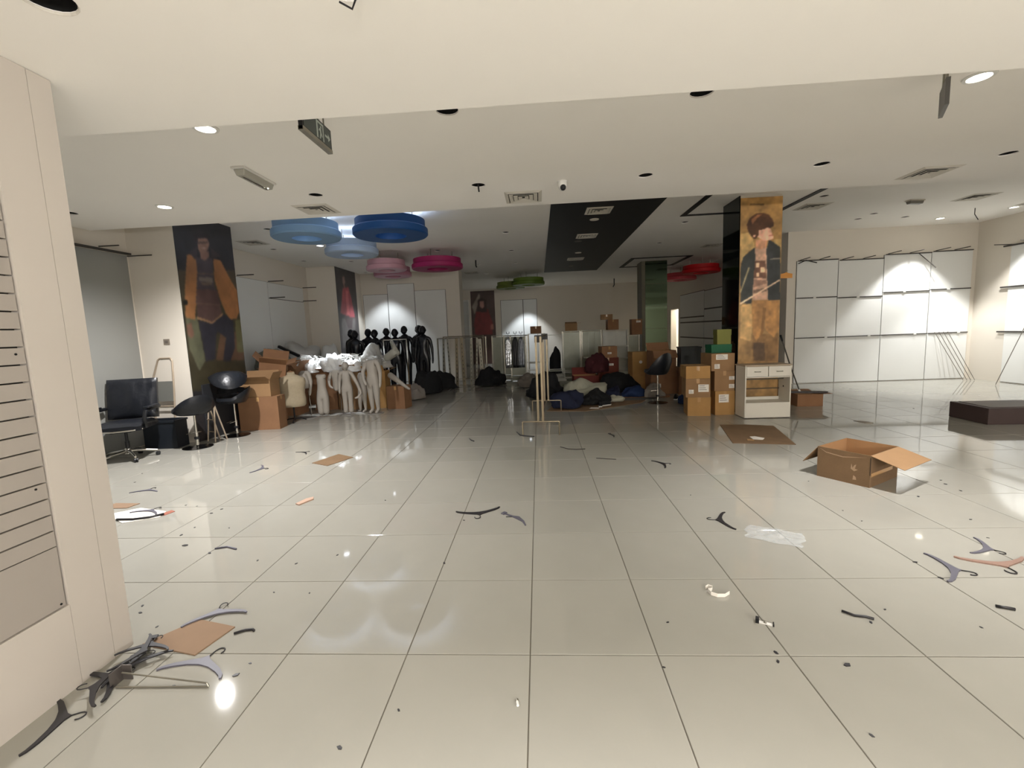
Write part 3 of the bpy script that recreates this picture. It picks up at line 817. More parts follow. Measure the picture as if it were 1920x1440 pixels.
# ================================================================== FURNITURE AND STOCK
def sheet_box(mb, w, d, h, t=0.006, top=False, mi_in=1):
    """carton body: four walls and a floor with real thickness; closed lid if top"""
    x, y = w/2, d/2
    if top:
        mb.box((-x, -y, 0), (x, y, h)); return mb
    o = [(-x, -y), (x, -y), (x, y), (-x, y)]; i = [(-x+t, -y+t), (x-t, -y+t), (x-t, y-t), (-x+t, y-t)]
    v = [(a, b, 0) for a, b in o] + [(a, b, h) for a, b in o] + [(a, b, h) for a, b in i] + [(a, b, t) for a, b in i]
    f = [(3, 2, 1, 0)]; mi = [0]
    for k in range(4):
        k2 = (k+1) % 4
        f += [(k, k2, 4+k2, 4+k), (4+k, 4+k2, 8+k2, 8+k), (8+k, 8+k2, 12+k2, 12+k)]; mi += [0, 0, mi_in]
    f.append((12, 13, 14, 15)); mi.append(mi_in)
    ob = len(mb.v)
    mb.v += v; mb.f += [tuple(q+ob for q in ff) for ff in f]; mb.m += mi
    return mb

def carton(label, loc, rz, size, flaps=None, m=None, stickers=(), tape=True, cat='box', rot=None, group=None, name='cardboard_box'):
    """flaps: dict side -> angle from vertical (0 up, 90 out, 180 hanging); side in s n w e"""
    m = m or M_card
    w, d, h = size
    t = thing(name, label, cat, loc, rz, group, rot)
    part('body', sheet_box(MB(), w, d, h, top=flaps is None), [m, M_cardi], t)
    if flaps is None and tape:
        part('tape', MB().box((-w/2-.001, -.025, h), (w/2+.001, .025, h+.001)).box((-w/2-.001, -.025, h-.07), (-w/2, .025, h)).box((w/2, -.025, h-.07), (w/2+.001, .025, h)), M_tape, t)
        part('tape', MB().box((-.025, -d/2-.001, h-.08), (.025, -d/2, h)), M_tape, t)
    for s, ang in (flaps or {}).items():
        L = min(w, d)*0.46
        hw = (w if s in 'sn' else d)/2-0.004
        fb = MB().box((-hw, -0.004, 0), (hw, 0.0, L), taper=0)
        a = R(ang)
        pos = {'s': (0, -d/2+.004, h), 'n': (0, d/2-.004, h), 'w': (-w/2+.004, 0, h), 'e': (w/2-.004, 0, h)}[s]
        yaw_ = {'s': 0, 'n': math.pi, 'w': -math.pi/2, 'e': math.pi/2}[s]
        fo = part('flap', fb, m, t, loc=pos)
        fo.rotation_mode = 'QUATERNION'
        fo.rotation_quaternion = Matrix.Rotation(yaw_, 4, 'Z').to_quaternion() @ Matrix.Rotation(a, 4, 'X').to_quaternion()
    for (sx, sz, sw, sh) in stickers:
        so_ = part('sticker', MB().box((sx-sw/2, -d/2-.0015, sz-sh/2), (sx+sw/2, -d/2-.0002, sz+sh/2)), M_paper, t, label='white paper shipping label')
        for k in range(3):
            part('printed_line', MB().box((sx-sw*.42, -d/2-.002, sz+sh*(.28-.26*k)), (sx+sw*(.1+.1*k), -d/2-.0015, sz+sh*(.34-.26*k))), M_ink, so_)
    return t

# ---- office chair
def chair_parts(t):
    def cushion(w, d, th, seg=10, crown=0.02, wr=0.0, seed=0):
        mb = MB(); n = seg
        top = []; vs_ = []; fs_ = []
        for j in range(n+1):
            for i in range(n+1):
                u, v = i/n*2-1, j/n*2-1
                e = max(abs(u), abs(v))
                zz = th/2 + crown*(1-u*u)*(1-v*v) - (0.35*th if e > 0.99 else 0) + wr*noise3((u*4, v*1.2, 0), seed)
                vs_.append((u*w/2, v*d/2, zz))
        for j in range(n+1):
            for i in range(n+1):
                u, v = i/n*2-1, j/n*2-1
                vs_.append((u*w/2, v*d/2, -th/2))
        N = (n+1)**2
        for j in range(n):
            for i in range(n):
                a = j*(n+1)+i
                fs_.append((a, a+1, a+n+2, a+n+1)); fs_.append((N+a, N+a+n+1, N+a+n+2, N+a+1))
        for k in range(n):
            for a, b in ((k, k+1), (n*(n+1)+k+1, n*(n+1)+k), ((k+1)*(n+1), k*(n+1)), (k*(n+1)+n, (k+1)*(n+1)+n)):
                fs_.append((a, N+a, N+b, b))
        return mb.add(vs_, fs_)
    part('seat', cushion(0.56, 0.52, 0.09, 12, 0.03, 0.006, 1), M_leather, t, smooth=True, loc=(0, 0, 0.47))
    part('backrest', cushion(0.58, 0.56, 0.07, 14, 0.03, 0.022, 2), M_leather, t, smooth=True, loc=(0, 0.30, 0.80), rot=(R(80), 0, 0))
    part('seat_trim', MB().tube([(-0.28, -0.20, 0.44), (-0.2, -0.27, 0.435), (0, -0.285, 0.43), (0.2, -0.27, 0.435), (0.28, -0.20, 0.44)], 0.012, 8), M_chrome, t, smooth=True)
    for s in (-1, 1):
        a = part('armrest', MB().tube([(s*0.31, 0.26, 0.68), (s*0.33, 0.0, 0.685), (s*0.33, -0.18, 0.665), (s*0.31, -0.2, 0.56), (s*0.29, -0.12, 0.45)], 0.024, 10), M_blackpl, t, smooth=True)
        part('arm_pad', MB().box((s*0.33-0.035, -0.17, 0.70), (s*0.33+0.035, 0.15, 0.725)), M_leather, a, bevel=0.008)
    part('tilt_plate', MB().box((-0.12, -0.13, 0.385), (0.12, 0.13, 0.425)), M_blackpl, t, bevel=0.01)
    part('gas_column', MB().lathe([(0.026, 0.09), (0.026, 0.25), (0.018, 0.25), (0.018, 0.39)], 14), M_blackpl, t, smooth=True)
    part('hub', MB().lathe([(0.045, 0.08), (0.045, 0.14), (0.03, 0.16)], 16), M_chrome, t, smooth=True)
    for k in range(5):
        a = R(72*k+18)
        c, s = math.cos(a), math.sin(a)
        part('base_leg', MB().tube([(0.03*c, 0.03*s, 0.115), (0.18*c, 0.18*s, 0.10), (0.31*c, 0.31*s, 0.075)], [0.024, 0.020, 0.014], 10), M_chrome, t, smooth=True)
        ca = part('caster', MB().lathe([(0.012, -0.022), (0.028, -0.02), (0.028, -0.004), (0.02, 0.0), (0.028, 0.004), (0.028, 0.02), (0.012, 0.022)], 14), M_blackpl, t, smooth=True, loc=(0.31*c, 0.31*s, 0.028), rot=(R(90), 0, a))
        part('caster_stem', MB().tube([(0, 0, 0), (0, 0.045, 0)], 0.008, 6), M_chrome, ca)
t = thing('office_chair', 'black leather office chair on a chrome five-star base', 'chair', (-5.80, 3.90, 0), R(20))
chair_parts(t)
t.scale = (1.06, 1.06, 1.04)

# ---- tub stools on a chrome pedestal
def stool_parts(t, seat_h, base=True, scale=1.0, back=0.20):
    vs_ = []; fs_ = []
    n, rings = 28, 7
    for j in range(rings+1):
        f = j/rings
        for k in range(n):
            a = 2*math.pi*k/n
            rim = max(0.0, math.sin(a))**1.2*back + 0.06
            r = 0.255*math.sqrt(f)*(1+0.04*math.sin(a))
            vs_.append((r*math.cos(a)*1.08, r*math.sin(a), 0.02 + rim*max(0, f-0.35)**1.6*2.0))
    for j in range(rings):
        for k in range(n):
            k2 = (k+1) % n
            fs_.append((j*n+k, (j)*n+k2, (j+1)*n+k2, (j+1)*n+k))
    top = [(x, y, z) for x, y, z in vs_]
    bot = [(x*1.03, y*1.03, z-0.05) for x, y, z in vs_]
    N = len(top)
    fs2 = fs_ + [tuple(N+i for i in reversed(f)) for f in fs_] + [(rings*n+k, rings*n+(k+1) % n, N+rings*n+(k+1) % n, N+rings*n+k) for k in range(n)]
    fs2 += [tuple(range(n)), tuple(N+i for i in reversed(range(n)))]
    part('seat', MB().add(top+bot, fs2), M_leather, t, smooth=True, loc=(0, 0, seat_h))
    if base:
        part('pedestal', MB().lathe([(0.022, 0.03), (0.022, seat_h*0.45), (0.016, seat_h*0.45), (0.016, seat_h)], 14), M_chrome, t, smooth=True)
        part('collar', MB().lathe([(0.034, 0.13), (0.038, 0.15), (0.034, 0.17)], 14), M_blackpl, t, smooth=True)
        part('base', MB().lathe([(0.20, 0.0), (0.205, 0.008), (0.06, 0.028), (0.024, 0.04)], 28), mat('smoked_chrome', (92, 92, 94), rough=0.2, metal=1.0), t, smooth=True)
        part('footrest', MB().tube([(0.02, 0.0, seat_h*0.42), (0.1, -0.08, seat_h*0.4), (0.0, -0.14, seat_h*0.4), (-0.1, -0.08, seat_h*0.4), (-0.02, 0, seat_h*0.42)], 0.006, 6), M_chrome, t, smooth=True)
t = thing('tub_stool', 'low black tub stool on a chrome stem beside the office chair', 'stool', (-5.24, 4.50, 0), R(-120))
stool_parts(t, 0.55)
t = thing('tub_stool', 'black bar stool with chrome stem in front of the dark poster', 'stool', (-5.14, 5.28, 0), R(-60))
stool_parts(t, 0.60, back=0.16)
t = thing('seat_shell', 'loose black seat shell piled on the bar stool by the poster', 'seat', (-5.18, 5.26, 1.06), rot=(R(165), 0, R(40)))
stool_parts(t, 0.0, base=False, back=0.22)
tag(blob('garment_bundle', mat('black_cloth', (20, 20, 23), rough=0.9), (0.36, 0.34, 0.13), 3, loc=(-5.16, 5.27, 0.74)), 'black cloth bundle wedged between the stacked black seats', 'clothes')
# black bins under the seats
def bin_(label, loc, rz, w, d, h, m):
    t = thing('storage_bin', label, 'bin', loc, rz)
    part('body', sheet_box(MB(), w, d, h, 0.008, mi_in=0), m, t)
    part('rim', MB().box((-w/2-.012, -d/2-.012, h-.03), (w/2+.012, -d/2, h)).box((-w/2-.012, d/2, h-.03), (w/2+.012, d/2+.012, h)).box((-w/2-.012, -d/2, h-.03), (-w/2, d/2, h)).box((w/2, -d/2, h-.03), (w/2+.012, d/2, h)), m, t)
    return t
M_navy = mat('navy_black_plastic', (26, 31, 38), rough=0.5)
bin_('navy black plastic bin behind the office chair base', (-5.80, 4.58, 0), R(4), 0.5, 0.26, 0.44, M_navy)
t = thing('board', 'dark board standing against the bottom of the orange coat poster', 'board', (-5.47, 5.45, 0))
part('panel', MB().box((-0.02, -0.42, 0), (0.005, 0.42, 0.92)), mat('charcoal_board', (44, 45, 48), rough=0.6), t)
# folding trolley
t = thing('hand_trolley', 'folded tubular hand trolley leaning on the cream pier', 'trolley', (-5.9, 4.74, 0), rot=(R(-4), 0, 0))
M_tube = mat('beige_tube', (176, 160, 140), rough=0.35, metal=0.3)
part('handle_frame', MB().tube([(-0.22, 0, 0.05), (-0.20, 0, 1.1), (-0.11, 0, 1.36), (-0.07, 0, 1.39), (0.10, 0, 1.39), (0.13, 0, 1.35), (0.13, 0, 0.9), (0.10, 0, 0.05)], 0.014, 10), M_tube, t, smooth=True)
for zz in (0.3, 0.62, 0.95):
    part('cross_bar', MB().tube([(-0.20, 0, zz), (0.12, 0, zz)], 0.01, 8), M_tube, t)
part('back_plate', MB().box((-0.19, -0.012, 0.70), (0.12, -0.004, 1.02)), mat('grey_plate', (112, 112, 106), rough=0.5), t)
part('toe_plate', MB().box((-0.24, -0.2, 0.02), (0.14, 0.0, 0.03)), M_steel, t)
for s in (-0.24, 0.14):
    part('wheel', MB().lathe([(0.03, -0.02), (0.06, -0.018), (0.06, 0.018), (0.03, 0.02)], 16), M_blackpl, t, smooth=True, loc=(s, 0.0, 0.06), rot=(0, R(90), 0))
# small beige frame
t = thing('step_stool', 'small beige tubular step frame under the stacked seats', 'step stool', (-5.27, 4.92, 0), R(-20))
for s in (-0.07, 0.07):
    part('upright', MB().tube([(s*1.3, -0.06, 0.0), (s, 0.0, 0.60)], 0.012, 8), M_tube, t)
for zz in (0.16, 0.36, 0.58):
    part('rung', MB().tube([(-0.085, -0.035, zz), (0.085, -0.035, zz)], 0.009, 8), M_tube, t)
part('rear_leg', MB().tube([(-0.07, 0.0, 0.60), (-0.09, 0.14, 0.0)], 0.012, 8), M_tube, t)
part('rear_leg', MB().tube([(0.07, 0.0, 0.60), (0.09, 0.14, 0.0)], 0.012, 8), M_tube, t)

# ---- cartons on the left
def lx(x, y, z=0): return (x, y, z)
carton('big brown carton standing at the end of the mannequin row', (-5.0, 5.84, 0), R(6), (0.70, 0.30, 0.60), m=M_cardd)
carton('torn open carton with raised flaps on the big brown carton', (-5.06, 5.88, 0.602), R(4), (0.60, 0.34, 0.30), {'s': 62, 'n': 12, 'w': 25, 'e': 30}, M_card)
carton('crushed carton tipped on the torn open carton by the poster', (-5.08, 6.42, 0.96), 0, (0.46, 0.36, 0.26), {'s': 40, 'n': 20, 'e': 65, 'w': 50}, M_cardd, rot=(R(14), R(10), R(24)))
carton('tall brown carton standing behind the torn open carton', (-5.22, 6.46, 0), 0, (0.42, 0.40, 0.93), None, M_cardd)
t = thing('plastic_hanger', 'white plastic hanger arm hooked on the torn carton', 'hanger', (-5.33, 5.66, 0.72))
part('arm', MB().tube([(0, 0, 0.05), (0.05, -0.01, 0.06), (0.065, -0.01, 0.03), (0.06, -0.01, -0.12)], 0.011, 8), M_white, t, smooth=True)

carton('brown carton at the back left of the hanger heap', (-4.72, 7.95, 0), R(4), (0.50, 0.45, 0.84), {'s': 60, 'w': 75, 'e': 60}, M_cardd)
carton('tan carton in the middle under the white hangers', (-4.15, 7.90, 0), R(-3), (0.50, 0.45, 0.88), {'s': 50, 'n': 70}, M_card)
carton('pale carton at the right under the white hangers', (-3.60, 7.95, 0), R(5), (0.48, 0.45, 0.82), {'s': 45, 'e': 70}, M_card2)
carton('low brown carton right of the standing white mannequin', (-3.05, 7.75, 0), R(-8), (0.42, 0.36, 0.50), None, M_cardd)
carton('brown carton behind the linen dress form', (-5.35, 7.35, 0), R(6), (0.60, 0.5, 0.95), {'s': 55, 'n': 30, 'e': 30, 'w': 70}, M_cardd)

# ---- mannequins
SKIN = {}
BASEJ = {'pelvis': (0, 0, .52, .075), 'waist': (0, 0, .62, .060), 'chest': (0, 0, .735, .078), 'nb': (0, 0.005, .815, .042), 'neck': (0, 0, .86, .027),
         'head': (0, -.008, .918, .050), 'top': (0, -.004, .968, .042),
         'shL': (-.098, 0, .80, .034), 'elL': (-.128, .01, .645, .024), 'wrL': (-.135, -.02, .50, .017), 'haL': (-.135, -.03, .455, .018), 'fiL': (-.132, -.035, .41, .009),
         'shR': (.098, 0, .80, .034), 'elR': (.128, .01, .645, .024), 'wrR': (.135, -.02, .50, .017), 'haR': (.135, -.03, .455, .018), 'fiR': (.132, -.035, .41, .009),
         'hiL': (-.048, 0, .485, .058), 'knL': (-.05, -.005, .28, .037), 'anL': (-.05, .01, .055, .022), 'toL': (-.055, -.075, .018, .017),
         'hiR': (.048, 0, .485, .058), 'knR': (.05, -.005, .28, .037), 'anR': (.05, .01, .055, .022), 'toR': (.055, -.075, .018, .017)}
EDGES = [('pelvis', 'waist'), ('waist', 'chest'), ('chest', 'nb'), ('nb', 'neck'), ('neck', 'head'), ('head', 'top'),
         ('nb', 'shL'), ('shL', 'elL'), ('elL', 'wrL'), ('wrL', 'haL'), ('haL', 'fiL'), ('nb', 'shR'), ('shR', 'elR'), ('elR', 'wrR'), ('wrR', 'haR'), ('haR', 'fiR'),
         ('pelvis', 'hiL'), ('hiL', 'knL'), ('knL', 'anL'), ('anL', 'toL'), ('pelvis', 'hiR'), ('hiR', 'knR'), ('knR', 'anR'), ('anR', 'toR')]
def skin_mesh(key, drop=(), over=None, m=None, wide=1.0):
    fat = 1.0 if key == 'mann_black' else 1.28
    if key in SKIN: return SKIN[key]
    J = dict(BASEJ); J.update(over or {})
    has_head = 'head' not in drop
    drop = tuple(drop) + ('head', 'top')
    if has_head: J['neck'] = (0, -.002, .875, .026)
    names = [k for k in J if k not in drop]
    idx = {k: i for i, k in enumerate(names)}
    me = bpy.data.meshes.new('skeleton')
    me.from_pydata([J[k][:3] for k in names], [(idx[a], idx[b]) for a, b in EDGES if a in idx and b in idx], [])
    ob = bpy.data.objects.new('skeleton', me); COL.objects.link(ob)
    md = ob.modifiers.new('skin', 'SKIN'); md.use_smooth_shade = True
    sv = me.skin_vertices[0].data
    for k in names:
        r = J[k][3]*fat
        sv[idx[k]].radius = (r*(wide if k in ('pelvis', 'waist', 'chest') else 1), r)
        sv[idx[k]].use_root = (k == 'pelvis')
    sb = ob.modifiers.new('sub', 'SUBSURF'); sb.levels = 2; sb.render_levels = 2
    dg = bpy.context.evaluated_depsgraph_get()
    out = bpy.data.meshes.new_from_object(ob.evaluated_get(dg))
    bpy.data.objects.remove(ob)
    out.name = key
    if has_head:
        bm_ = bmesh.new(); bm_.from_mesh(out)
        hs = 1.22 if key == 'mann_girl' else 1.0
        g = bmesh.ops.create_uvsphere(bm_, u_segments=20, v_segments=14, radius=1.0)
        for v in g['verts']:
            x, y, z_ = v.co
            jaw = 1.0 - 0.34*max(0.0, -z_)**1.3
            nose = 0.16*math.exp(-((x/0.16)**2 + ((z_+0.12)/0.22)**2)) if y < -0.5 else 0.0
            brow = -0.05*math.exp(-((z_-0.16)/0.12)**2) if y < -0.5 else 0.0
            ear = 0.14*math.exp(-((y/0.14)**2 + (z_/0.2)**2)) if abs(x) > 0.8 else 0.0
            v.co = Vector((x*0.052*hs*jaw*(1+ear), (y*(jaw*0.94+0.06) - nose - brow)*0.062*hs - 0.010 - (0.012 if z_ < -0.2 else 0.0), 0.926 + z_*0.072*hs + (hs-1)*0.05))
        bm_.to_mesh(out); bm_.free()
    out.materials.clear(); out.materials.append(m)
    out.shade_smooth()
    SKIN[key] = out
    return out
LEGS = ('knL', 'anL', 'toL', 'knR', 'anR', 'toR')
ARML = ('elL', 'wrL', 'haL', 'fiL'); ARMR = ('elR', 'wrR', 'haR', 'fiR')
HEAD = ('neck', 'head', 'top')
def mannequin(label, loc, rz, H, key, m, drop=(), over=None, base=True, group=None, rot=None, stand=0.0):
    t = thing('mannequin', label, 'mannequin', loc, rz, group, rot)
    b = link('body', skin_mesh(key, drop, over, m), t, (0, 0, stand), None, (H, H, H))
    if base:
        part('base_plate', MB().lathe([(0.17, 0), (0.17, 0.008), (0.16, 0.012)], 24), mat('plate_grey_paint', (128, 124, 118), rough=0.4) if m is not M_mannb else M_blackpl, t, smooth=True)
        part('support_rod', MB().tube([(0.03, 0.05, 0.01), (0.03, 0.05, 0.24*H+stand), (0.03, 0.02, (0.30 if 'knL' not in drop else 0.5)*H+stand)], 0.007, 6), M_chrome, t)
    return t
# black row
hx = [(-5.42, 11.1, 1.84), (-5.12, 10.6, 1.80), (-4.92, 11.1, 1.84), (-4.54, 10.6, 1.80), (-4.40, 11.15, 1.84), (-3.98, 10.65, 1.80), (-3.88, 11.25, 1.88), (-3.62, 11.9, 1.90), (-3.44, 11.3, 1.88), (-3.20, 10.75, 1.85)]
bl = ['at the far left of the row', 'second from the left of the row', 'with a lit shoulder above the bright plastic', 'just right of the lit-shouldered one',
      'in the middle of the row under the wall scallop', 'just right of the scallop centre', 'above the left post of the chrome rail', 'tucked low between two others behind the chrome rail',
      'second from the right end of the row', 'at the right end of the row']
for k, (x, y, H) in enumerate(hx):
    mannequin('black standing mannequin ' + bl[k], (x, y, 0), R(-20+8*((k*5) % 7)), H, 'mann_black', M_mannb, group='black mannequins by the partition')
# white / grey children group
mannequin('pale headless child mannequin with one arm reaching down beside the dress form', (-4.66, 6.80, 0), R(-25), 1.14, 'mann_arm', M_mann, HEAD+LEGS+('hiL', 'hiR'),
          {'elL': (-.16, -.06, .60, .026), 'wrL': (-.21, -.14, .40, .020), 'haL': (-.235, -.18, .32, .022), 'fiL': (-.245, -.20, .25, .010)}, True)
mannequin('short pale mannequin torso with straight legs in the middle of the group', (-4.42, 6.98, 0), R(10), 1.02, 'mann_legs', M_mann, HEAD+ARML+ARMR+('anL', 'toL', 'anR', 'toR'),
          {'knL': (-.048, 0, .02, .05), 'knR': (.048, 0, .02, .05), 'hiL': (-.05, 0, .40, .066), 'hiR': (.05, 0, .40, .066), 'pelvis': (0, 0, .46, .085)}, False)
mannequin('pale mannequin torso with bent arms behind the short legs', (-4.18, 7.18, 0), R(-10), 1.10, 'mann_bent', M_mann, HEAD+LEGS,
          {'elL': (-.15, -.03, .66, .026), 'wrL': (-.08, -.12, .56, .018), 'haL': (-.04, -.13, .53, .018), 'fiL': (0, -.13, .51, .01),
           'hiL': (-.048, 0, .45, .06), 'hiR': (.048, 0, .45, .06)}, True)
mannequin('pale long-necked child mannequin with a domed head and bent elbow', (-3.93, 7.08, 0), R(15), 1.08, 'mann_girl', M_mann, ('toL', 'toR'),
          {'elR': (.20, -.02, .58, .026), 'wrR': (.26, -.06, .40, .02), 'haR': (.20, -.10, .33, .02), 'fiR': (.14, -.12, .32, .01),
           'anL': (-.05, 0, .02, .04), 'anR': (.05, 0, .02, .04), }, True)
mannequin('pale cut-off mannequin hips with spread legs behind the domed head figure', (-3.68, 7.28, 0), R(-35), 1.0, 'mann_hips', M_mann, HEAD+ARML+ARMR,
          {'knL': (-.10, -.02, .25, .038), 'anL': (-.14, 0, .03, .025), 'toL': (-.15, -.06, .018, .016)}, True)
mannequin('tall pale headless mannequin standing on both legs at the right of the group', (-3.37, 7.10, 0), R(-12), 1.33, 'mann_stand', M_mann, HEAD,
          {'elL': (-.14, -.05, .66, .026), 'wrL': (-.08, -.13, .55, .018), 'haL': (-.05, -.14, .50, .018), 'fiL': (-.03, -.15, .46, .01)}, True)
mannequin('grey mannequin lying over the cartons with a raised bent elbow', (-3.60, 7.60, 0.86), 0, 1.05, 'mann_lying', mat('mannequin_dark_grey', (150, 148, 138), rough=0.45), HEAD+LEGS+ARMR,
          {'elL': (-.19, -.10, .90, .028), 'wrL': (-.05, -.20, .98, .02), 'haL': (0, -.22, .96, .02), 'fiL': (.04, -.23, .93, .01)}, False, rot=(R(10), R(60), R(-10)))
mannequin('pale loose mannequin leg pointing down to the right of the group', (-3.22, 7.62, 0.78), 0, 1.0, 'mann_leg', M_mann,
          HEAD+ARML+ARMR+('shL', 'shR', 'nb', 'chest', 'waist', 'hiL', 'knL', 'anL', 'toL'),
          {'pelvis': (0, 0, 0, .06), 'hiR': (.1, -.03, -.07, .055), 'knR': (.24, -.06, -.17, .04), 'anR': (.42, -.1, -.30, .026), 'toR': (.50, -.12, -.35, .018)}, False)
# linen dress form
t = thing('dress_form', 'cream linen dress form torso on a dark stand at the front', 'dress form', (-4.74, 6.42, 0), R(20))
t.scale = (1.15, 1.15, 1.0)
prof = [(0.145, .30), (0.17, .34), (0.172, .45), (0.160, .56), (0.172, .68), (0.185, .78), (0.175, .85), (0.11, .90), (0.055, .93), (0.048, .98)]
bd = MB(); vs_ = []; fs_ = []; n = 28
for r, zz in prof:
    for k in range(n):
        a = 2*math.pi*k/n
        sx = 1.22 if zz < .88 else 1.22
        vs_.append((r*sx*math.cos(a), r*0.68*math.sin(a) - (0.02*math.exp(-((zz-.74)/.07)**2) if math.sin(a) < 0 else 0), zz))
for i in range(len(prof)-1):
    for k in range(n):
        k2 = (k+1) % n
        fs_.append((i*n+k, i*n+k2, (i+1)*n+k2, (i+1)*n+k))
fs_.append(tuple(reversed(range(n)))); fs_.append(tuple((len(prof)-1)*n+k for k in range(n)))
part('torso', bd.add(vs_, fs_), M_linen, t, smooth=True)
part('neck_cap', MB().lathe([(0.05, .98), (0.045, .99), (0.012, .995), (0.01, 1.01)], 16), M_cardd, t, smooth=True)
part('pole', MB().lathe([(0.014, 0.02), (0.014, 0.31)], 10), M_blackpl, t)
for k in range(3):
    a = R(120*k+30)
    part('foot', MB().tube([(0, 0, 0.07), (0.12*math.cos(a), 0.12*math.sin(a), 0.05), (0.19*math.cos(a), 0.19*math.sin(a), 0.012)], 0.012, 8), M_blackpl, t, smooth=True)

# ---- hanger shapes
def hanger_mesh(kind, m):
    body = MB(); hook = MB()
    th = 0.008
    if kind == 'flat':           # plastic shirt hanger: triangular neck and drooping arms
        pts = [(0.0, 0.02), (0.022, 0.0), (0.07, -0.022), (0.13, -0.05), (0.168, -0.078), (0.18, -0.098), (0.172, -0.104), (0.155, -0.088),
               (0.12, -0.07), (0.06, -0.048), (0.02, -0.042), (0.0, -0.04)]
        full = pts + [(-x, y) for x, y in reversed(pts[1:-1])]
        body.prism(full, 0, th)
        hook.tube([(0, 0.018, 0.004), (0, 0.05, 0.004)] + [(0.022-0.022*math.cos(R(a))-0.0, 0.055+0.026*math.sin(R(a)), 0.004) for a in (0, 35, 70, 105, 140, 175, 205)], 0.0032, 6)
    elif kind == 'broken':       # one arm missing, clip end
        pts = [(0.0, 0.015), (0.02, 0.0), (0.09, -0.03), (0.16, -0.09), (0.155, -0.098), (0.085, -0.052), (0.0, -0.036), (-0.06, -0.026), (-0.15, -0.02), (-0.15, -0.008), (-0.06, -0.006)]
        body.prism(pts, 0, th)
        body.box((-0.185, -0.035, 0), (-0.15, 0.012, 0.012))
        hook.tube([(-0.05, -0.02, 0.004), (-0.09, -0.05, 0.004), (-0.10, -0.06, 0.004)], 0.004, 6)
    return body, hook
HM = {}
def hanger(label, loc, rz, s=1.0, kind='flat', m=None, group=None, rot=None):
    m = m or M_hang
    key = (kind, m.name)
    if key not in HM:
        b, h = hanger_mesh(kind, m)
        HM[key] = (b.mesh('hanger_body', m), h.mesh('hanger_hook', M_hangb if m is not M_hangw else M_chrome, 'all'))
    t = thing('clothes_hanger', label, 'hanger', loc, rz, group, rot)
    t.scale = (s, s, s)
    link('body', HM[key][0], t); link('hook', HM[key][1], t)
    return t
# bright heap of white hangers on the cartons
rg = random.Random(11)
hp = ['leftmost', 'second', 'third', 'fourth', 'fifth', 'rightmost']
for c in range(6):
    for row in range(2):
        a0 = rg.uniform(0, 6.28)
        for k in range(5):
            hanger('white plastic hanger in the ' + hp[c] + (' front' if row == 0 else ' rear') + ' bundle of the bright heap on the cartons',
                   (-5.15+c*0.32+rg.uniform(-.02, .02), 7.60+row*0.36+rg.uniform(-.02, .02), 1.07+0.07*math.sin(c*2.1+row)+k*0.022), 0, 0.9, 'flat', M_hangw, 'white hangers heaped on the cartons',
                   rot=(rg.uniform(-.05, .05)+0.30*math.sin(c*1.7+row*2), 0.28*math.cos(c*2.3), a0+rg.uniform(-.5, .5)))
tag(blob('plastic_sheet', M_poly, (0.75, 0.5, 0.46), 21, loc=(-3.72, 8.05, 0.84), amp=0.5, fold=0.2, rz=0.3), 'crumpled shiny plastic wrapping above the carton at the right of the heap', 'plastic')
M_film = mat('white_film', (232, 232, 230), rough=0.3, bump=0.6, bscale=12)
for k, (x, sz, lb) in enumerate(((-5.02, (0.55, 0.5, 0.26), 'crumpled white plastic film at the left end of the hanger heap'), (-4.42, (0.6, 0.52, 0.34), 'crumpled white plastic film in the middle of the hanger heap'),
                                 (-3.98, (0.42, 0.48, 0.24), 'crumpled white plastic film at the right of the hanger heap'))):
    tag(blob('plastic_sheet', M_film, sz, 70+k, loc=(x, 7.78, 0.84), rz=k*1.3, amp=0.6, fold=0.34), lb, 'plastic')
tag(blob('garment_bag', M_poly, (1.0, 0.8, 0.62), 31, loc=(-5.95, 9.15, 0.86), amp=0.4, rz=0.4), 'large grey plastic sack by the rear left wall panels', 'bag')
tag(blob('garment_bag', M_poly, (0.62, 0.6, 0.62), 33, loc=(-5.1, 8.95, 0.72), amp=0.4, rz=-0.4), 'grey plastic sack at the right of the sack pile', 'bag')
tag(blob('garment_bag', mat('olive_sack', (120, 122, 112), rough=0.6, bump=0.4, bscale=10), (0.8, 0.55, 0.5), 35, loc=(-6.1, 8.2, 0.86), amp=0.4), 'dull olive sack at the left of the sack pile', 'bag')
carton('wide carton under the large grey sack by the left wall', (-5.95, 9.05, 0), R(3), (1.1, 0.9, 0.86), None, M_cardd)
carton('carton under the olive sack', (-6.15, 8.25, 0), R(-2), (0.8, 0.62, 0.86), None, M_cardd)
carton('carton under the right grey sack', (-5.12, 8.92, 0), R(8), (0.5, 0.6, 0.72), None, M_cardd)
t = thing('board', 'dark strip of board poking out of the grey sacks', 'board', (-5.95, 8.55, 1.30), rot=(0, R(24), R(-10)))
part('plank', MB().box((-0.3, -0.03, 0), (0.3, 0.03, 0.06)), M_blackpl, t)

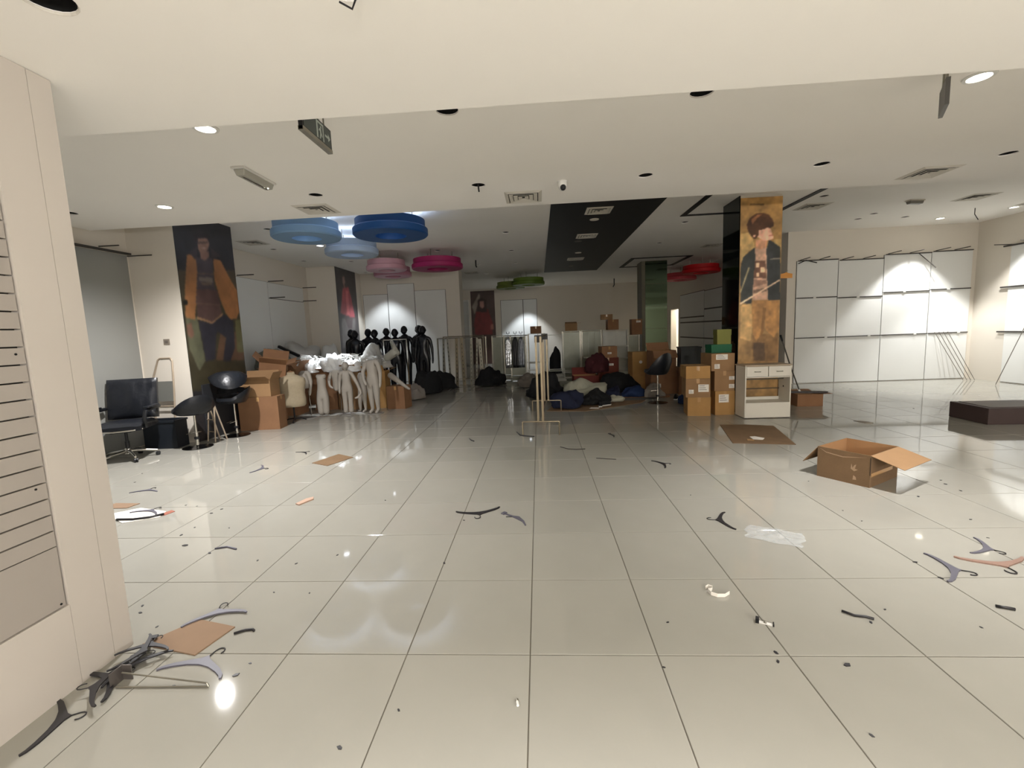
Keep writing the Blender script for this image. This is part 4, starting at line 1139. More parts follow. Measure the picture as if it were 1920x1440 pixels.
# ---- garment rails in the middle
def rail(label, loc, rz, L, H, foot=0.5, foot_h=0.2, m=None, bars=1, group='garment rails', extra=()):
    """rail running along local X with an inverted-U foot at each end"""
    m = m or M_steel
    t = thing('garment_rail', label, 'clothes rail', loc, rz, group)
    for s in (-1, 1):
        x = s*L/2
        part('foot', MB().tube([(x, -foot/2, 0.0), (x, -foot/2, foot_h-.01), (x, -foot/2+.01, foot_h), (x, foot/2-.01, foot_h), (x, foot/2, foot_h-.01), (x, foot/2, 0.0)], 0.013, 8), m, t)
        for k in range(bars):
            yy = (k-(bars-1)/2)*0.07
            part('upright', MB().box((x-.015, yy-.015, foot_h), (x+.015, yy+.015, H)), m, t)
    for k in range(bars):
        yy = (k-(bars-1)/2)*0.07
        part('hanging_bar', MB().tube([(-L/2, yy, H-.01), (L/2, yy, H-.01)], 0.013, 8), m, t)
    part('lower_bar', MB().tube([(-L/2, 0, foot_h), (L/2, 0, foot_h)], 0.010, 8), m, t)
    for x, hh in extra:
        part('hook', MB().box((x-.02, -.06, H-.09), (x+.02, .06, H+hh)), M_blackpl, t)
    return t
M_champ = mat('champagne_steel', (150, 138, 116), rough=0.32, metal=0.8)
rail('chrome garment rail standing alone in the centre of the floor, seen end-on', (0.145, 5.75, 0), R(86.5), 2.05, 1.50, 0.56, 0.21, M_champ, 2, None, ((-0.95, 0.02), (0.95, 0.02)))
t = thing('steel_post', 'loose brown post leaning inside the centre garment rail', 'post', (0.13, 5.9, 0.0))
part('post', MB().box((-0.018, -0.018, 0.0), (0.018, 0.018, 1.46), taper=0), mat('brown_post', (128, 104, 84), rough=0.4, metal=0.3), t)
rail('chrome garment rail in front of the black mannequins', (-3.70, 9.75, 0), 0, 0.62, 1.50, 0.45, 0.12, M_chrome, 1, None)
rail('dark-topped garment rail at the left of the metal racks', (-2.3, 11.95, 0), R(2), 1.5, 1.46, 0.5, 0.1, M_steel, 2, None)
rail('pale garment rail behind the dark-topped one', (-2.35, 12.55, 0), R(-2), 1.3, 1.50, 0.5, 0.1, M_champ, 1, None)
def post(label, x, y, h, w, lean, m):
    t = thing('steel_post', label, 'post', (x, y, 0), rot=(0, R(lean), 0))
    part('channel', MB().box((-w/2, -.018, 0.005), (w/2, -.012, h)).box((-w/2, -.012, 0.005), (-w/2+.006, .018, h)).box((w/2-.006, -.012, 0.005), (w/2, .018, h)), m, t)
    sl_ = MB()
    for k in range(10):
        zz = 0.1+k*(h-.2)/10
        sl_.box((-0.008, -.0190, zz), (0.008, -.0181, zz+.05))
    part('slot', sl_, M_blackpl, t)['kind'] = 'stuff'
ps = [(-2.88, 11.72, 1.46, .06, 2.5), (-2.66, 11.72, 1.50, .05, -1.5), (-2.46, 11.70, 1.44, .09, 2), (-2.24, 11.72, 1.46, .10, -1), (-2.02, 11.72, 1.42, .07, 2), (-1.86, 11.72, 1.44, .05, 3), (-1.66, 11.72, 1.40, .10, -2)]
pl = ['leftmost slotted steel post leaning on the dark-topped rail', 'thin slotted post second from the left on the dark-topped rail', 'bright wide slotted post leaning on the dark-topped rail',
      'widest slotted post at the middle of the dark-topped rail', 'slotted post right of the middle of the dark-topped rail', 'thin leaning post third from the right on the dark-topped rail',
      'rightmost slotted steel post leaning on the dark-topped rail']
for k, (x, y, h, w, ln) in enumerate(ps):
    post(pl[k], x, y, h, w, ln, M_champ if k in (2, 3) else M_steel)

M_gond = mat('gondola_grey_green', (140, 142, 128), rough=0.4, metal=0.35, var=0.06)
M_gondw = mat('gondola_pale', (196, 196, 186), rough=0.45, metal=0.15, var=0.05)
def gondola(label, loc, rz, w, h, d=0.4, m=None, shelves=(), back=True, group='gondola shelving units', split=0):
    m = m or M_gond
    t = thing('gondola_shelf', label, 'shelf unit', loc, rz, group)
    for s in (-1, 1):
        part('post', MB().box((s*w/2-.02, -.02, 0), (s*w/2+.02, .03, h)), M_gondw if m is M_gondw else M_steel, t)
        part('foot', MB().box((s*w/2-.018, -d, 0.0), (s*w/2+.018, 0.0, 0.10)), m, t)
    part('base_shelf', MB().box((-w/2+.02, -d, 0.10), (w/2-.02, 0.0, 0.135)), m, t)
    part('kick_plate', MB().box((-w/2+.02, -d+.01, 0.02), (w/2-.02, -d+.02, 0.10)), m, t)
    if back:
        n = split or 1
        for k in range(n):
            part('back_panel', MB().box((-w/2+.022+k*(w-.044)/n+.003, .0, 0.15), (-w/2+.022+(k+1)*(w-.044)/n-.003, .015, h-.03)), m, t)
    part('top_cap', MB().box((-w/2-.02, -.02, h), (w/2+.02, .03, h+.02)), m, t)
    for zz in shelves:
        part('shelf', MB().box((-w/2+.02, -d*.8, zz), (w/2-.02, 0.0, zz+.025)), m, t)
        part('price_rail', MB().box((-w/2+.02, -d*.8-.006, zz-.01), (w/2-.02, -d*.8, zz+.03)), M_gondw, t)
    return t
gondola('dull green-grey gondola unit behind the slotted posts', (-1.15, 13.0, 0), 0, 0.62, 1.44, split=2)
gondola('dark gondola unit left of the shiny foil garments', (-0.58, 12.7, 0), R(3), 0.5, 1.44)
gondola('empty gondola frame under the small dark box', (0.02, 13.3, 0), 0, 0.55, 1.46, m=M_gondw, back=False, shelves=(0.5,))
gondola('open gondola bay with a black cloth inside', (0.62, 13.1, 0), R(-2), 0.50, 1.40, back=False, m=M_gondw)
gondola('tall green-grey gondola panel with pale posts under the brown box', (1.18, 13.2, 0), 0, 0.58, 1.50, m=M_gond, split=1)
gondola('double-panelled gondola right of the brown box', (1.88, 13.5, 0), R(2), 0.66, 1.50, split=3, shelves=(0.6,))
gondola('pale gondola unit carrying the pair of cartons', (2.65, 13.35, 0), 0, 0.78, 1.48, m=M_gondw, shelves=(0.55, 0.95), split=2)
gondola('low green-grey gondola base behind the clothes heap', (0.95, 10.7, 0), R(-2), 1.3, 0.42, 0.6, back=False, m=M_gond)
gondola('long low display base at the foot of the middle gondolas', (0.3, 11.9, 0), R(2), 1.1, 0.36, 0.5, back=False, m=M_gondw)
# foil garments on hangers
M_foil = mat('foil_garment', (190, 194, 198), rough=0.22, metal=0.9, bump=0.8, bscale=10)
rail('short garment rail holding the shiny foil garments', (-0.62, 12.05, 0), 0, 0.75, 1.46, 0.45, 0.12, M_steel, 1, None)
for k, (x, m_, lb) in enumerate(((-0.86, M_foil, 'shiny silver garment hanging nearest the left end of the short rail'), (-0.64, M_blackpl, 'dark garment hanging in the middle of the short rail'),
                                 (-0.46, mat('foil_dim', (110, 114, 120), rough=0.3, metal=0.8, bump=0.8, bscale=10), 'dim silver garment hanging at the right of the short rail'))):
    t = thing('hanging_garment', lb, 'garment', (x, 12.05, 0.45))
    vs_ = []; fs_ = []
    n = 9
    for j in range(11):
        f = j/10
        for i in range(n):
            u = i/(n-1)*2-1
            wd = 0.085*(1.0 - 0.55*max(0, f-0.85)/0.15) * (1+0.1*(1-f))
            vs_.append((u*wd, 0.03*math.sin(u*9+f*3)*(1-f*.5)-0.02, f*0.95))
    for i in range(len(vs_)): pass
    N = len(vs_)
    vs_ += [(x_, y_+0.03, z_) for x_, y_, z_ in vs_]
    for j in range(10):
        for i in range(n-1):
            a = j*n+i
            fs_ += [(a, a+1, a+n+1, a+n), (N+a, N+a+n, N+a+n+1, N+a+1)]
        fs_ += [(j*n, (j+1)*n, N+(j+1)*n, N+j*n), (j*n+n-1, N+j*n+n-1, N+(j+1)*n+n-1, (j+1)*n+n-1)]
    fs_ += [tuple(i for i in range(n)) + tuple(N+i for i in reversed(range(n))), tuple(10*n+i for i in range(n)) + tuple(N+10*n+i for i in reversed(range(n)))]
    part('cloth', MB().add(vs_, fs_), m_, t, smooth='all')
    part('hook', MB().tube([(0, 0, 0.94), (0, 0, 1.0), (0.015, 0, 1.03), (0.0, 0, 1.045), (-0.015, 0, 1.03)], 0.005, 6), M_blackpl, t)
    part('neck_clip', MB().box((-0.05, -0.012, 1.06), (0.05, 0.012, 1.075)).box((-0.05, -0.012, 1.06), (-0.035, 0.012, 1.13)).box((0.035, -0.012, 1.06), (0.05, 0.012, 1.13)), M_blackpl, t)
t = tag(blob('garment_bundle', mat('black_cloth', (20, 20, 23), rough=0.9), (0.38, 0.3, 0.75), 41, loc=(0.62, 12.85, 0.14)), 'black cloth hanging in the open gondola bay', 'clothes')
# cartons on top of the gondolas
carton('small dark brown box on the empty gondola frame', (0.0, 13.32, 1.482), R(3), (0.36, 0.3, 0.24), None, M_cardd)
carton('brown open box with a loose flap on the tall gondola panel', (1.18, 13.24, 1.522), R(-3), (0.40, 0.3, 0.25), {'e': 85, 'n': 70, 'w': 160}, M_card)
carton('carton with tape standing on the pale gondola unit', (2.55, 13.32, 1.502), R(4), (0.36, 0.3, 0.34), None, M_cardd)
carton('carton tilted on top of the taped carton on the pale gondola', (2.37, 13.36, 1.846), R(-4), (0.38, 0.28, 0.17), None, M_card)
carton('dark carton with a white label beside the mirrored column', (3.28, 13.1, 1.32), R(2), (0.34, 0.3, 0.50), None, M_cardd, ((0.05, 0.42, 0.14, 0.06),))
gondola('narrow gondola unit hidden beside the mirrored column', (3.22, 13.2, 0), 0, 0.36, 1.30, m=M_gond)
# cartons on the floor between gondolas and column
tan_carton = carton('tan carton with a round sticker in front of the mirrored column', (2.63, 9.6, 0.0), R(4), (0.48, 0.42, 0.95), None, M_card2)
st = MB().lathe([(0.04, 0), (0.04, 0.002)], 18)
part('round_sticker', st, M_paper, tan_carton, loc=(-0.03, -0.2105, 0.70), rot=(R(90), 0, 0), label='round white sticker')
carton('dark red-brown carton left of the tan stickered one', (1.95, 10.4, 0.0), R(-5), (0.55, 0.45, 0.78), None, mat('maroon_card', (112, 58, 44), rough=0.85, var=0.06), ((0.08, 0.6, 0.12, 0.06),))
carton('dark red crate behind the beige cloth heap', (1.25, 9.6, 0.0), R(3), (0.62, 0.42, 0.40), {'n': 20}, mat('dark_red_card', (104, 42, 34), rough=0.8))
carton('brown carton on the dark red-brown carton', (1.95, 10.4, 0.782), R(8), (0.42, 0.36, 0.30), None, M_cardd, ((0.0, 0.12, 0.11, 0.05),))
carton('dark brown open carton behind the black bar stool', (2.95, 8.75, 0.55), R(6), (0.55, 0.42, 0.46), {'s': 150, 'n': 25}, M_cardd)
carton('dark carton holding up the open carton behind the bar stool', (2.95, 8.8, 0.0), R(2), (0.6, 0.5, 0.55), None, M_cardd, ((-0.12, 0.2, 0.10, 0.09),))
bin_('grey plastic crate on the carton behind the box stack', (3.52, 8.55, 0.62), R(-2), 0.44, 0.34, 0.46, mat('grey_crate', (62, 66, 68), rough=0.5))
carton('brown carton under the grey plastic crate', (3.52, 8.6, 0.0), R(-4), (0.5, 0.45, 0.62), None, M_cardd)
t = thing('tub_stool', 'black bar stool with a bright chrome leg by the stacked cartons', 'stool', (2.51, 7.37, 0), R(-150))
stool_parts(t, 0.62, back=0.34)

# ---- clothes heap on flattened cardboard
def sheet(name, label, pts, z, th=0.005, m=None, cat='cardboard', bumps=0.0):
    cx = sum(p[0] for p in pts)/len(pts); cy = sum(p[1] for p in pts)/len(pts)
    t = thing(name, label, cat, (cx, cy, z))
    part('sheet', MB().prism([(x-cx, y-cy) for x, y in pts], 0, th), m or M_card, t)
    return t
sheet('cardboard_sheet', 'long flattened cardboard under the heap of dark clothes', [(0.20, 6.75), (0.95, 6.62), (2.2, 7.42), (2.35, 7.75), (0.45, 7.75)], 0.0, 0.008, M_cardw)
sheet('cardboard_sheet', 'second flattened cardboard behind the dark clothes', [(1.1, 8.3), (2.95, 8.05), (3.05, 8.4), (1.4, 8.75)], 0.0, 0.008, M_cardd)
M_nv = mat('navy_cloth', (22, 28, 52), rough=0.85, bump=0.4, bscale=14)
M_bk = mat('black_cloth2', (16, 16, 18), rough=0.85, bump=0.4, bscale=14)
M_bg = mat('beige_cloth', (166, 164, 146), rough=0.85, bump=0.4, bscale=14)
M_bl = mat('blue_cloth', (26, 46, 84), rough=0.8, bump=0.4, bscale=14)
M_gy = mat('grey_cloth', (128, 120, 112), rough=0.85, bump=0.4, bscale=14)
for nm, m_, sz, sd, lc, rz_, lb in (
    ('garment_bundle', M_nv, (0.66, 0.46, 0.30), 51, (0.62, 7.05, 0.008), 0.2, 'navy bundle of clothes at the front of the heap'),
    ('garment_bundle', M_bk, (0.62, 0.42, 0.22), 52, (1.22, 7.42, 0.008), 0.5, 'black jacket bundle right of the navy bundle'),
    ('garment_bundle', M_bk, (0.85, 0.6, 0.46), 53, (0.18, 8.5, 0.0), -0.2, 'black cloth bundle behind the centre garment rail'),
    ('garment_bundle', M_bg, (0.95, 0.5, 0.36), 54, (1.12, 8.2, 0.0), 0.1, 'pale beige cloth bundle on top of the heap'),
    ('garment_bundle', M_bk, (1.05, 0.6, 0.40), 55, (2.0, 8.95, 0.0), 0.3, 'large black bundle below the tan stickered carton'),
    ('garment_bundle', M_bl, (0.55, 0.36, 0.22), 56, (2.22, 8.28, 0.008), 0.2, 'blue bundle of clothes near the bar stool leg'),
    ('garment_bundle', M_gy, (0.45, 0.36, 0.26), 57, (2.62, 8.08, 0.008), 0.7, 'grey bundle of clothes behind the bar stool leg'),
    ('garment_bundle', M_bk, (0.9, 0.6, 0.55), 58, (-2.9, 10.0, 0.0), 0.9, 'black bundle slumped at the foot of the chrome rail'),
    ('garment_bundle', M_bk, (0.7, 0.5, 0.4), 59, (-2.7, 10.9, 0.0), 0.2, 'low black bundle right of the chrome rail'),
    ('garment_bundle', M_gy, (0.5, 0.4, 0.30), 60, (-3.05, 8.95, 0.0), 0.2, 'grey beige bundle in front of the black mannequin feet'),
    ('garment_bundle', M_gy, (0.40, 0.28, 0.14), 62, (0.85, 7.62, 0.008), 0.9, 'flat grey garment behind the navy bundle'),
    ('garment_bundle', M_bg, (0.34, 0.26, 0.12), 63, (1.70, 7.62, 0.008), 0.3, 'small pale garment at the end of the long flattened cardboard'),
    ('garment_bundle', M_nv, (0.5, 0.34, 0.24), 64, (1.72, 8.0, 0.0), 1.2, 'small navy garment between the beige cloth and the blue bundle'),
    ('garment_bundle', M_bl, (0.42, 0.3, 0.2), 65, (3.05, 7.15, 0.0), 0.5, 'dark blue garment crumpled right of the bar stool base'),
    ('garment_bundle', M_bk, (0.8, 0.5, 0.5), 66, (-1.35, 11.3, 0.0), 0.5, 'black bundle on the floor before the green-grey gondola'),
    ('garment_bundle', M_gy, (0.6, 0.4, 0.3), 67, (-0.25, 10.7, 0.0), 0.2, 'grey bundle on the floor before the foil garments'),
    ('garment_bundle', mat('wine_cloth', (64, 20, 26), rough=0.85), (0.6, 0.4, 0.42), 61, (1.55, 9.75, 0.42), 0.4, 'wine red cloth bundle on the dark red crate')):
    tag(blob(nm, m_, sz, sd, loc=lc, rz=rz_, amp=0.45, fold=0.14), lb, 'clothes')
sheet('paper_scrap', 'white sheet of paper on the cardboard in front of the black jacket bundle', [(1.05, 6.86), (1.22, 6.82), (1.27, 6.93), (1.10, 6.98)], 0.009, 0.004, M_paper, 'paper')
M_shoe = mat('white_sole', (220, 218, 210), rough=0.5)
for k, (x, y, z_, rz_, lb) in enumerate(((1.42, 7.18, 0.008, 30, 'white-soled shoe in front of the black jacket bundle'), (1.30, 7.10, 0.008, 80, 'second white-soled shoe beside the black jacket bundle'),
                                    (1.9, 8.3, 0.008, 10, 'black shoe with a white sole near the blue bundle'), (3.0, 7.75, 0.0, 60, 'black boot lying left of the stacked cartons'))):
    t = thing('shoe', lb, 'shoe', (x, y, z_), R(rz_))
    prof_ = [(-0.11, -0.035), (-0.02, -0.04), (0.08, -0.045), (0.125, -0.02), (0.125, 0.02), (0.08, 0.045), (-0.02, 0.035), (-0.11, 0.03)]
    part('sole', MB().prism(prof_, 0, 0.022), M_shoe, t)
    b_ = MB()
    lv = [(1.0, 0.022, 0), (0.98, 0.05, 0), (0.8, 0.075, -0.02), (0.45, 0.10, -0.055), (0.36, 0.115, -0.065)]
    vs_ = []; fs_ = []; n = len(prof_)
    for sc_, zz, dx in lv:
        vs_ += [(px*sc_+dx, py*sc_, zz) for px, py in prof_]
    for j in range(len(lv)-1):
        for i in range(n):
            i2 = (i+1) % n
            fs_.append((j*n+i, j*n+i2, (j+1)*n+i2, (j+1)*n+i))
    fs_ += [tuple(reversed(range(n))), tuple((len(lv)-1)*n+i for i in range(n))]
    part('upper', b_.add(vs_, fs_), M_bk, t, smooth='all')

# ---- stacked cartons by the poster column
RS = R(-8.5)
carton('bottom carton of the left stack by the poster column', (2.865, 6.08, 0.0), RS, (0.375, 0.44, 0.325), None, M_card2)
carton('middle carton of the left stack with two white labels', (2.845, 6.09, 0.327), RS, (0.40, 0.46, 0.325), None, M_card, ((0.09, 0.16, 0.17, 0.13), (-0.11, 0.10, 0.08, 0.07)))
carton('top carton of the left stack, bright ochre', (2.835, 6.10, 0.654), R(-5), (0.40, 0.46, 0.215), None, M_card2, tape=True)
carton('bottom carton of the right stack with a barcode label', (3.275, 6.12, 0.0), R(2), (0.335, 0.44, 0.42), None, M_card2, ((-0.02, 0.29, 0.17, 0.14),))
carton('middle carton of the right stack with brown tape', (3.28, 6.13, 0.422), R(-1), (0.335, 0.44, 0.345), None, M_card, ((0.12, 0.22, 0.09, 0.06), (0.12, 0.08, 0.09, 0.07)))
carton('top carton of the right stack under the green boxes', (3.235, 6.14, 0.769), R(3), (0.40, 0.45, 0.30), None, M_card, ((-0.02, 0.24, 0.20, 0.09), (-0.10, 0.08, 0.09, 0.08)))
def solid_box(name, label, loc, rz, size, m, lid=True):
    t = thing(name, label, 'box', loc, rz)
    w, d, h = size
    part('body', MB().box((-w/2+.004, -d/2+.004, 0), (w/2-.004, d/2-.004, h*0.7)), m, t)
    part('lid', MB().box((-w/2, -d/2, h*0.62), (w/2, d/2, h)), m, t)
    return t
solid_box('shoe_box', 'dark green box on the top carton of the right stack', (3.28, 6.22, 1.071), R(4), (0.36, 0.26, 0.145), mat('dark_green_card', (8, 92, 58), rough=0.5))
solid_box('shoe_box', 'olive yellow box on the dark green box against the column', (3.36, 6.26, 1.217), R(-3), (0.24, 0.22, 0.26), mat('olive_card', (118, 118, 40), rough=0.55))

# ---- white cabinet in front of the column
t = thing('cabinet', 'white open-fronted cabinet with two drawers before the poster column', 'cabinet', (3.815, 5.52, 0))
M_cab = mat('cabinet_white', (224, 219, 206), rough=0.4, var=0.015)
for s in (-1, 1):
    part('side_panel', MB().box((s*0.356-.009, 0.0, 0.012), (s*0.356+.009, 0.36, 0.865)), M_cab, t)
part('top', MB().box((-0.375, -0.012, 0.865), (0.375, 0.372, 0.885)), mat('cabinet_top', (176, 160, 138), rough=0.45), t)
part('lower_panel', MB().box((-0.346, -0.004, 0.012), (0.346, 0.014, 0.262)), M_cab, t)
part('bottom_shelf', MB().box((-0.346, 0.014, 0.245), (0.346, 0.36, 0.262)), M_cab, t)
part('divider', MB().box((-0.346, 0.01, 0.672), (0.346, 0.36, 0.688)), M_cab, t)
part('back_rail', MB().box((-0.346, 0.335, 0.44), (0.346, 0.35, 0.46)), mat('rail_brown', (96, 80, 62), rough=0.6), t)
part('back_rail', MB().box((-0.346, 0.335, 0.262), (0.346, 0.35, 0.31)), M_cab, t)
part('hanging_rod', MB().tube([(-0.346, 0.2, 0.63), (0.346, 0.2, 0.63)], 0.01, 8), M_steel, t)
for s in (-1, 1):
    dr = part('drawer', MB().box((s*0.175-.169, -0.006, 0.695), (s*0.175+.169, 0.012, 0.858)).box((s*0.175-.15, 0.012, 0.70), (s*0.175+.15, 0.33, 0.82)), M_cab, t)
    part('handle', MB().tube([(s*0.175-.045, -0.006, 0.775), (s*0.175-.04, -0.03, 0.775), (s*0.175+.04, -0.03, 0.775), (s*0.175+.045, -0.006, 0.775)], 0.006, 8), M_steel, dr, smooth='all')
for sx in (-.34, .34):
    for sy in (.03, .33):
        part('foot', MB().box((sx-.015, sy-.015, 0), (sx+.015, sy+.015, 0.012)), M_blackpl, t)
part('cable_hole', MB().lathe([(0.014, 0), (0.014, 0.001)], 12), M_dark, t, loc=(0.3465, 0.2, 0.5), rot=(0, R(-90), 0))

# ---- broom and boxes right of the column
carton('open brown box behind the broom, right of the white cabinet', (5.05, 6.65, 0.0), R(-3), (0.44, 0.36, 0.225), {'e': 88, 'n': 80}, M_cardd)
carton('small upright carton right behind the white cabinet', (4.80, 6.98, 0.0), R(5), (0.18, 0.22, 0.44), None, M_cardd)
t = thing('broom', 'dark flat-headed broom leaning on the column over the brown box', 'broom', (4.90, 6.60, 0.24))
part('handle', MB().tube([(-0.60, -0.50, 1.06), (-0.30, -0.25, 0.54), (0.02, 0.02, 0.05)], 0.012, 8), mat('broom_pole', (92, 88, 82), rough=0.4, metal=0.3), t)
part('grip', MB().tube([(-0.62, -0.517, 1.095), (-0.565, -0.47, 1.0)], 0.018, 8), M_blackpl, t)
part('socket', MB().lathe([(0.022, 0), (0.016, 0.07)], 10), M_white, t, loc=(0.03, 0.02, 0.02), rot=(0, R(-25), 0))
part('head', MB().prism([(-0.16, -0.06), (0.12, -0.09), (0.46, -0.05), (0.50, 0.0), (0.42, 0.05), (-0.14, 0.07)], 0, 0.028), mat('broom_head', (70, 64, 62), rough=0.6), t, rot=(0, R(1), R(-6)))
t = thing('wooden_hanger', 'orange wooden clip hanger sticking out from the column edge', 'hanger', (4.36, 6.12, 2.31))
part('bar', MB().prism([(-0.11, 0), (0.10, 0), (0.10, 0.07), (0.03, 0.085), (0.0, 0.10), (-0.03, 0.085), (-0.11, 0.07)], -0.012, 0.012), mat('orange_wood', (206, 142, 66), rough=0.5), t, rot=(R(90), 0, 0))
part('hook', MB().tube([(0, 0, 0.09), (0, 0, 0.125), (0.015, 0, 0.14), (0.03, 0, 0.125)], 0.004, 6), M_steel, t, smooth='all')
# thin rods leaning in the corner
M_rod = mat('pale_rod', (128, 122, 114), rough=0.4, metal=0.5)
for k in range(4):
    lb = ['leftmost thin rod leaning in the right bay corner', 'second thin rod leaning in the right bay corner', 'third thin rod leaning in the right bay corner', 'rightmost thin rod leaning in the right bay corner'][k]
    t = thing('metal_rod', lb, 'rod', (10.10+k*0.085, 9.2, 0))
    part('rod', MB().tube([(0, 0, 0.008), (-0.42+0.015*k, 0.36, 1.16)], 0.007, 6), M_rod, t)
t = thing('metal_rod', 'thin rod leaning against the right wall panels', 'rod', (10.02, 8.35, 0))
part('rod', MB().tube([(0, 0, 0.008), (0.495, -0.1, 1.5)], 0.008, 6), M_rod, t)

# ---- flattened cardboard, open box and long dark box on the right
sheet('cardboard_sheet', 'large flattened cardboard on the floor before the white cabinet', [(2.62, 3.97), (3.35, 3.82), (3.62, 4.92), (3.25, 5.06), (2.89, 5.09)], 0.0, 0.007, M_cardw)
sheet('paper_scrap', 'crumpled white paper on the large flattened cardboard', [(2.95, 4.12), (3.06, 4.08), (3.12, 4.16), (3.04, 4.27), (2.97, 4.26)], 0.0075, 0.006, M_paper, 'paper')
sheet('paper_scrap', 'small tan scrap on the large flattened cardboard', [(2.86, 4.08), (2.93, 4.04), (2.95, 4.12), (2.88, 4.15)], 0.0075, 0.003, M_tape, 'paper')
t = carton('open brown carton with spread flaps on the right floor', (3.27, 2.62, 0), R(-57.0+14), (0.46, 0.64, 0.31), None, M_card)
for ch in list(t.children): bpy.data.objects.remove(ch)
# base corners: front-left (2.916,2.581), front (3.164,2.193), right (3.64,2.62)
bx = Vector((3.164, 2.193)); ux = (Vector((2.916, 2.581))-bx); uy = (Vector((3.60, 2.55))-bx)
W_, D_ = ux.length, uy.length
t.location = (*(bx + ux/2 + uy/2), 0)
ang = math.atan2(ux.y, ux.x)
t.rotation_euler = (0, 0, ang)
HB = 0.31
# local frame: +X along the left edge direction, -Y side is the far side of uy
part('body', sheet_box(MB(), W_, D_, HB), [M_cardw, M_cardi], t)
sgn = -1 if (math.cos(ang)*uy.y - math.sin(ang)*uy.x) < 0 else 1
def flap_(axis, pos, hw, L, ang_):
    fb = MB().box((-hw, -0.004, 0), (hw, 0.0, L))
    o = part('flap', fb, [M_card], t, loc=pos)
    o.rotation_mode = 'QUATERNION'
    o.rotation_quaternion = Matrix.Rotation(axis, 4, 'Z').to_quaternion() @ Matrix.Rotation(R(ang_), 4, 'X').to_quaternion()
# the +uy side (image right) flap droops outward, the opposite one hangs at the left, long flaps are folded down outside
flap_(-math.pi/2, (-(W_/2-.003), 0, HB), D_/2-.004, 0.27, 106)
flap_(math.pi/2, (W_/2-.003, 0, HB), D_/2-.004, 0.24, 142)
M_torn = mat('torn_card_paper', (168, 140, 112), rough=0.9)
YF = -sgn*D_/2                        # face towards the viewer's left
def face_patch(name, pts, m):
    part(name, MB().prism([(x, z_) for x, z_ in pts], -0.0006, 0.0006), m, t, loc=(0, YF-sgn*0.0004, 0), rot=(R(90), 0, 0))
face_patch('torn_patch', [(-0.10, 0.13), (-0.07, 0.15), (-0.075, 0.20), (-0.085, 0.16), (-0.10, 0.19), (-0.115, 0.20), (-0.105, 0.155), (-0.13, 0.15)], M_torn)
face_patch('torn_patch', [(-0.12, 0.05), (-0.09, 0.045), (-0.095, 0.09), (-0.115, 0.075)], M_torn)
face_patch('worn_crease', [(-0.2, 0.285), (0.0, 0.245), (0.15, 0.26), (0.21, 0.295), (0.15, 0.268), (0.0, 0.253)], M_torn)
part('corner_split', MB().box((-W_/2-.0012, YF*1.0-.003 if YF < 0 else YF-.004, 0.12), (-W_/2+.001, YF+.004 if YF < 0 else YF+.003, 0.29)), M_dark, t)
part('tape', MB().box((-W_/2-.0012, -D_*.3, 0.10), (-W_/2-.0002, D_*.46, 0.135)), M_tape, t)
t = thing('storage_box', 'long dark brown lidded box on the glossy floor at the right', 'box', (6.95, 4.95, 0), R(-3))
M_dkb = mat('dark_brown_box', (74, 60, 58), rough=0.55, var=0.04)
part('body', MB().box((-0.50, -0.33, 0), (0.50, 0.33, 0.235)), M_dkb, t, bevel=0.01)
part('lid_panel', MB().box((-0.42, -0.26, 0.235), (0.42, 0.26, 0.241)), mat('brown_lid', (92, 80, 76), rough=0.5), t)
part('label_plate', MB().box((0.02, -0.333, 0.13), (0.14, -0.33, 0.20)), mat('plate_grey', (110, 98, 94), rough=0.5), t)

# ================================================================== FLOOR LITTER
def place_h(label, neck, hook_deg, s=1.0, kind='flat', m=None, z=0.0):
    return hanger(label, (neck[0], neck[1], z), R(hook_deg-90), s, kind, m)
place_h('grey hanger lying over the far corner of the small cardboard sheet', (-1.87, 0.345), 115, 0.92, z=0.008)
place_h('grey hanger lying in front of the small cardboard sheet', (-1.65, -0.045), 82, 1.05)
place_h('black-grey hanger in the middle of the floor, left of the broken one', (-0.48, 1.74), -76, 1.12, m=M_hangb)
place_h('broken grey clip hanger on the tile joint in the middle of the floor', (-0.13, 1.66), 52, 0.95, 'broken')
place_h('dark brown hanger left of the clear plastic film', (1.50, 1.55), 172, 0.95, m=M_hangb)
place_h('grey hanger left of the pink hanger at the right edge', (2.66, 0.76), -22, 1.05)
place_h('grey hanger above the pink hanger at the right edge', (3.10, 1.02), -45, 0.88)
place_h('pinkish wooden hanger at the right edge of the floor', (2.98, 0.80), -92, 1.15, m=M_hangp)
place_h('small dark hanger alone on the floor near the flattened cardboard', (1.50, 3.12), 15, 0.85, m=M_hangb)
place_h('grey hanger on the left floor below the cartons', (-3.43, 3.28), 8, 0.9)
place_h('small dark hanger near the brown cardboard piece on the left', (-3.28, 4.04), 60, 0.7, m=M_hangb)
place_h('thin grey hanger seen flat near the office chair', (-4.30, 2.56), 95, 0.85)
place_h('grey hanger on the white paper beside the slatted wall', (-3.72, 1.95), 80, 0.9, z=0.006)
place_h('dark clip hanger on the floor right of the centre rail', (1.16, 4.60), 20, 0.7, 'broken', M_hangb)
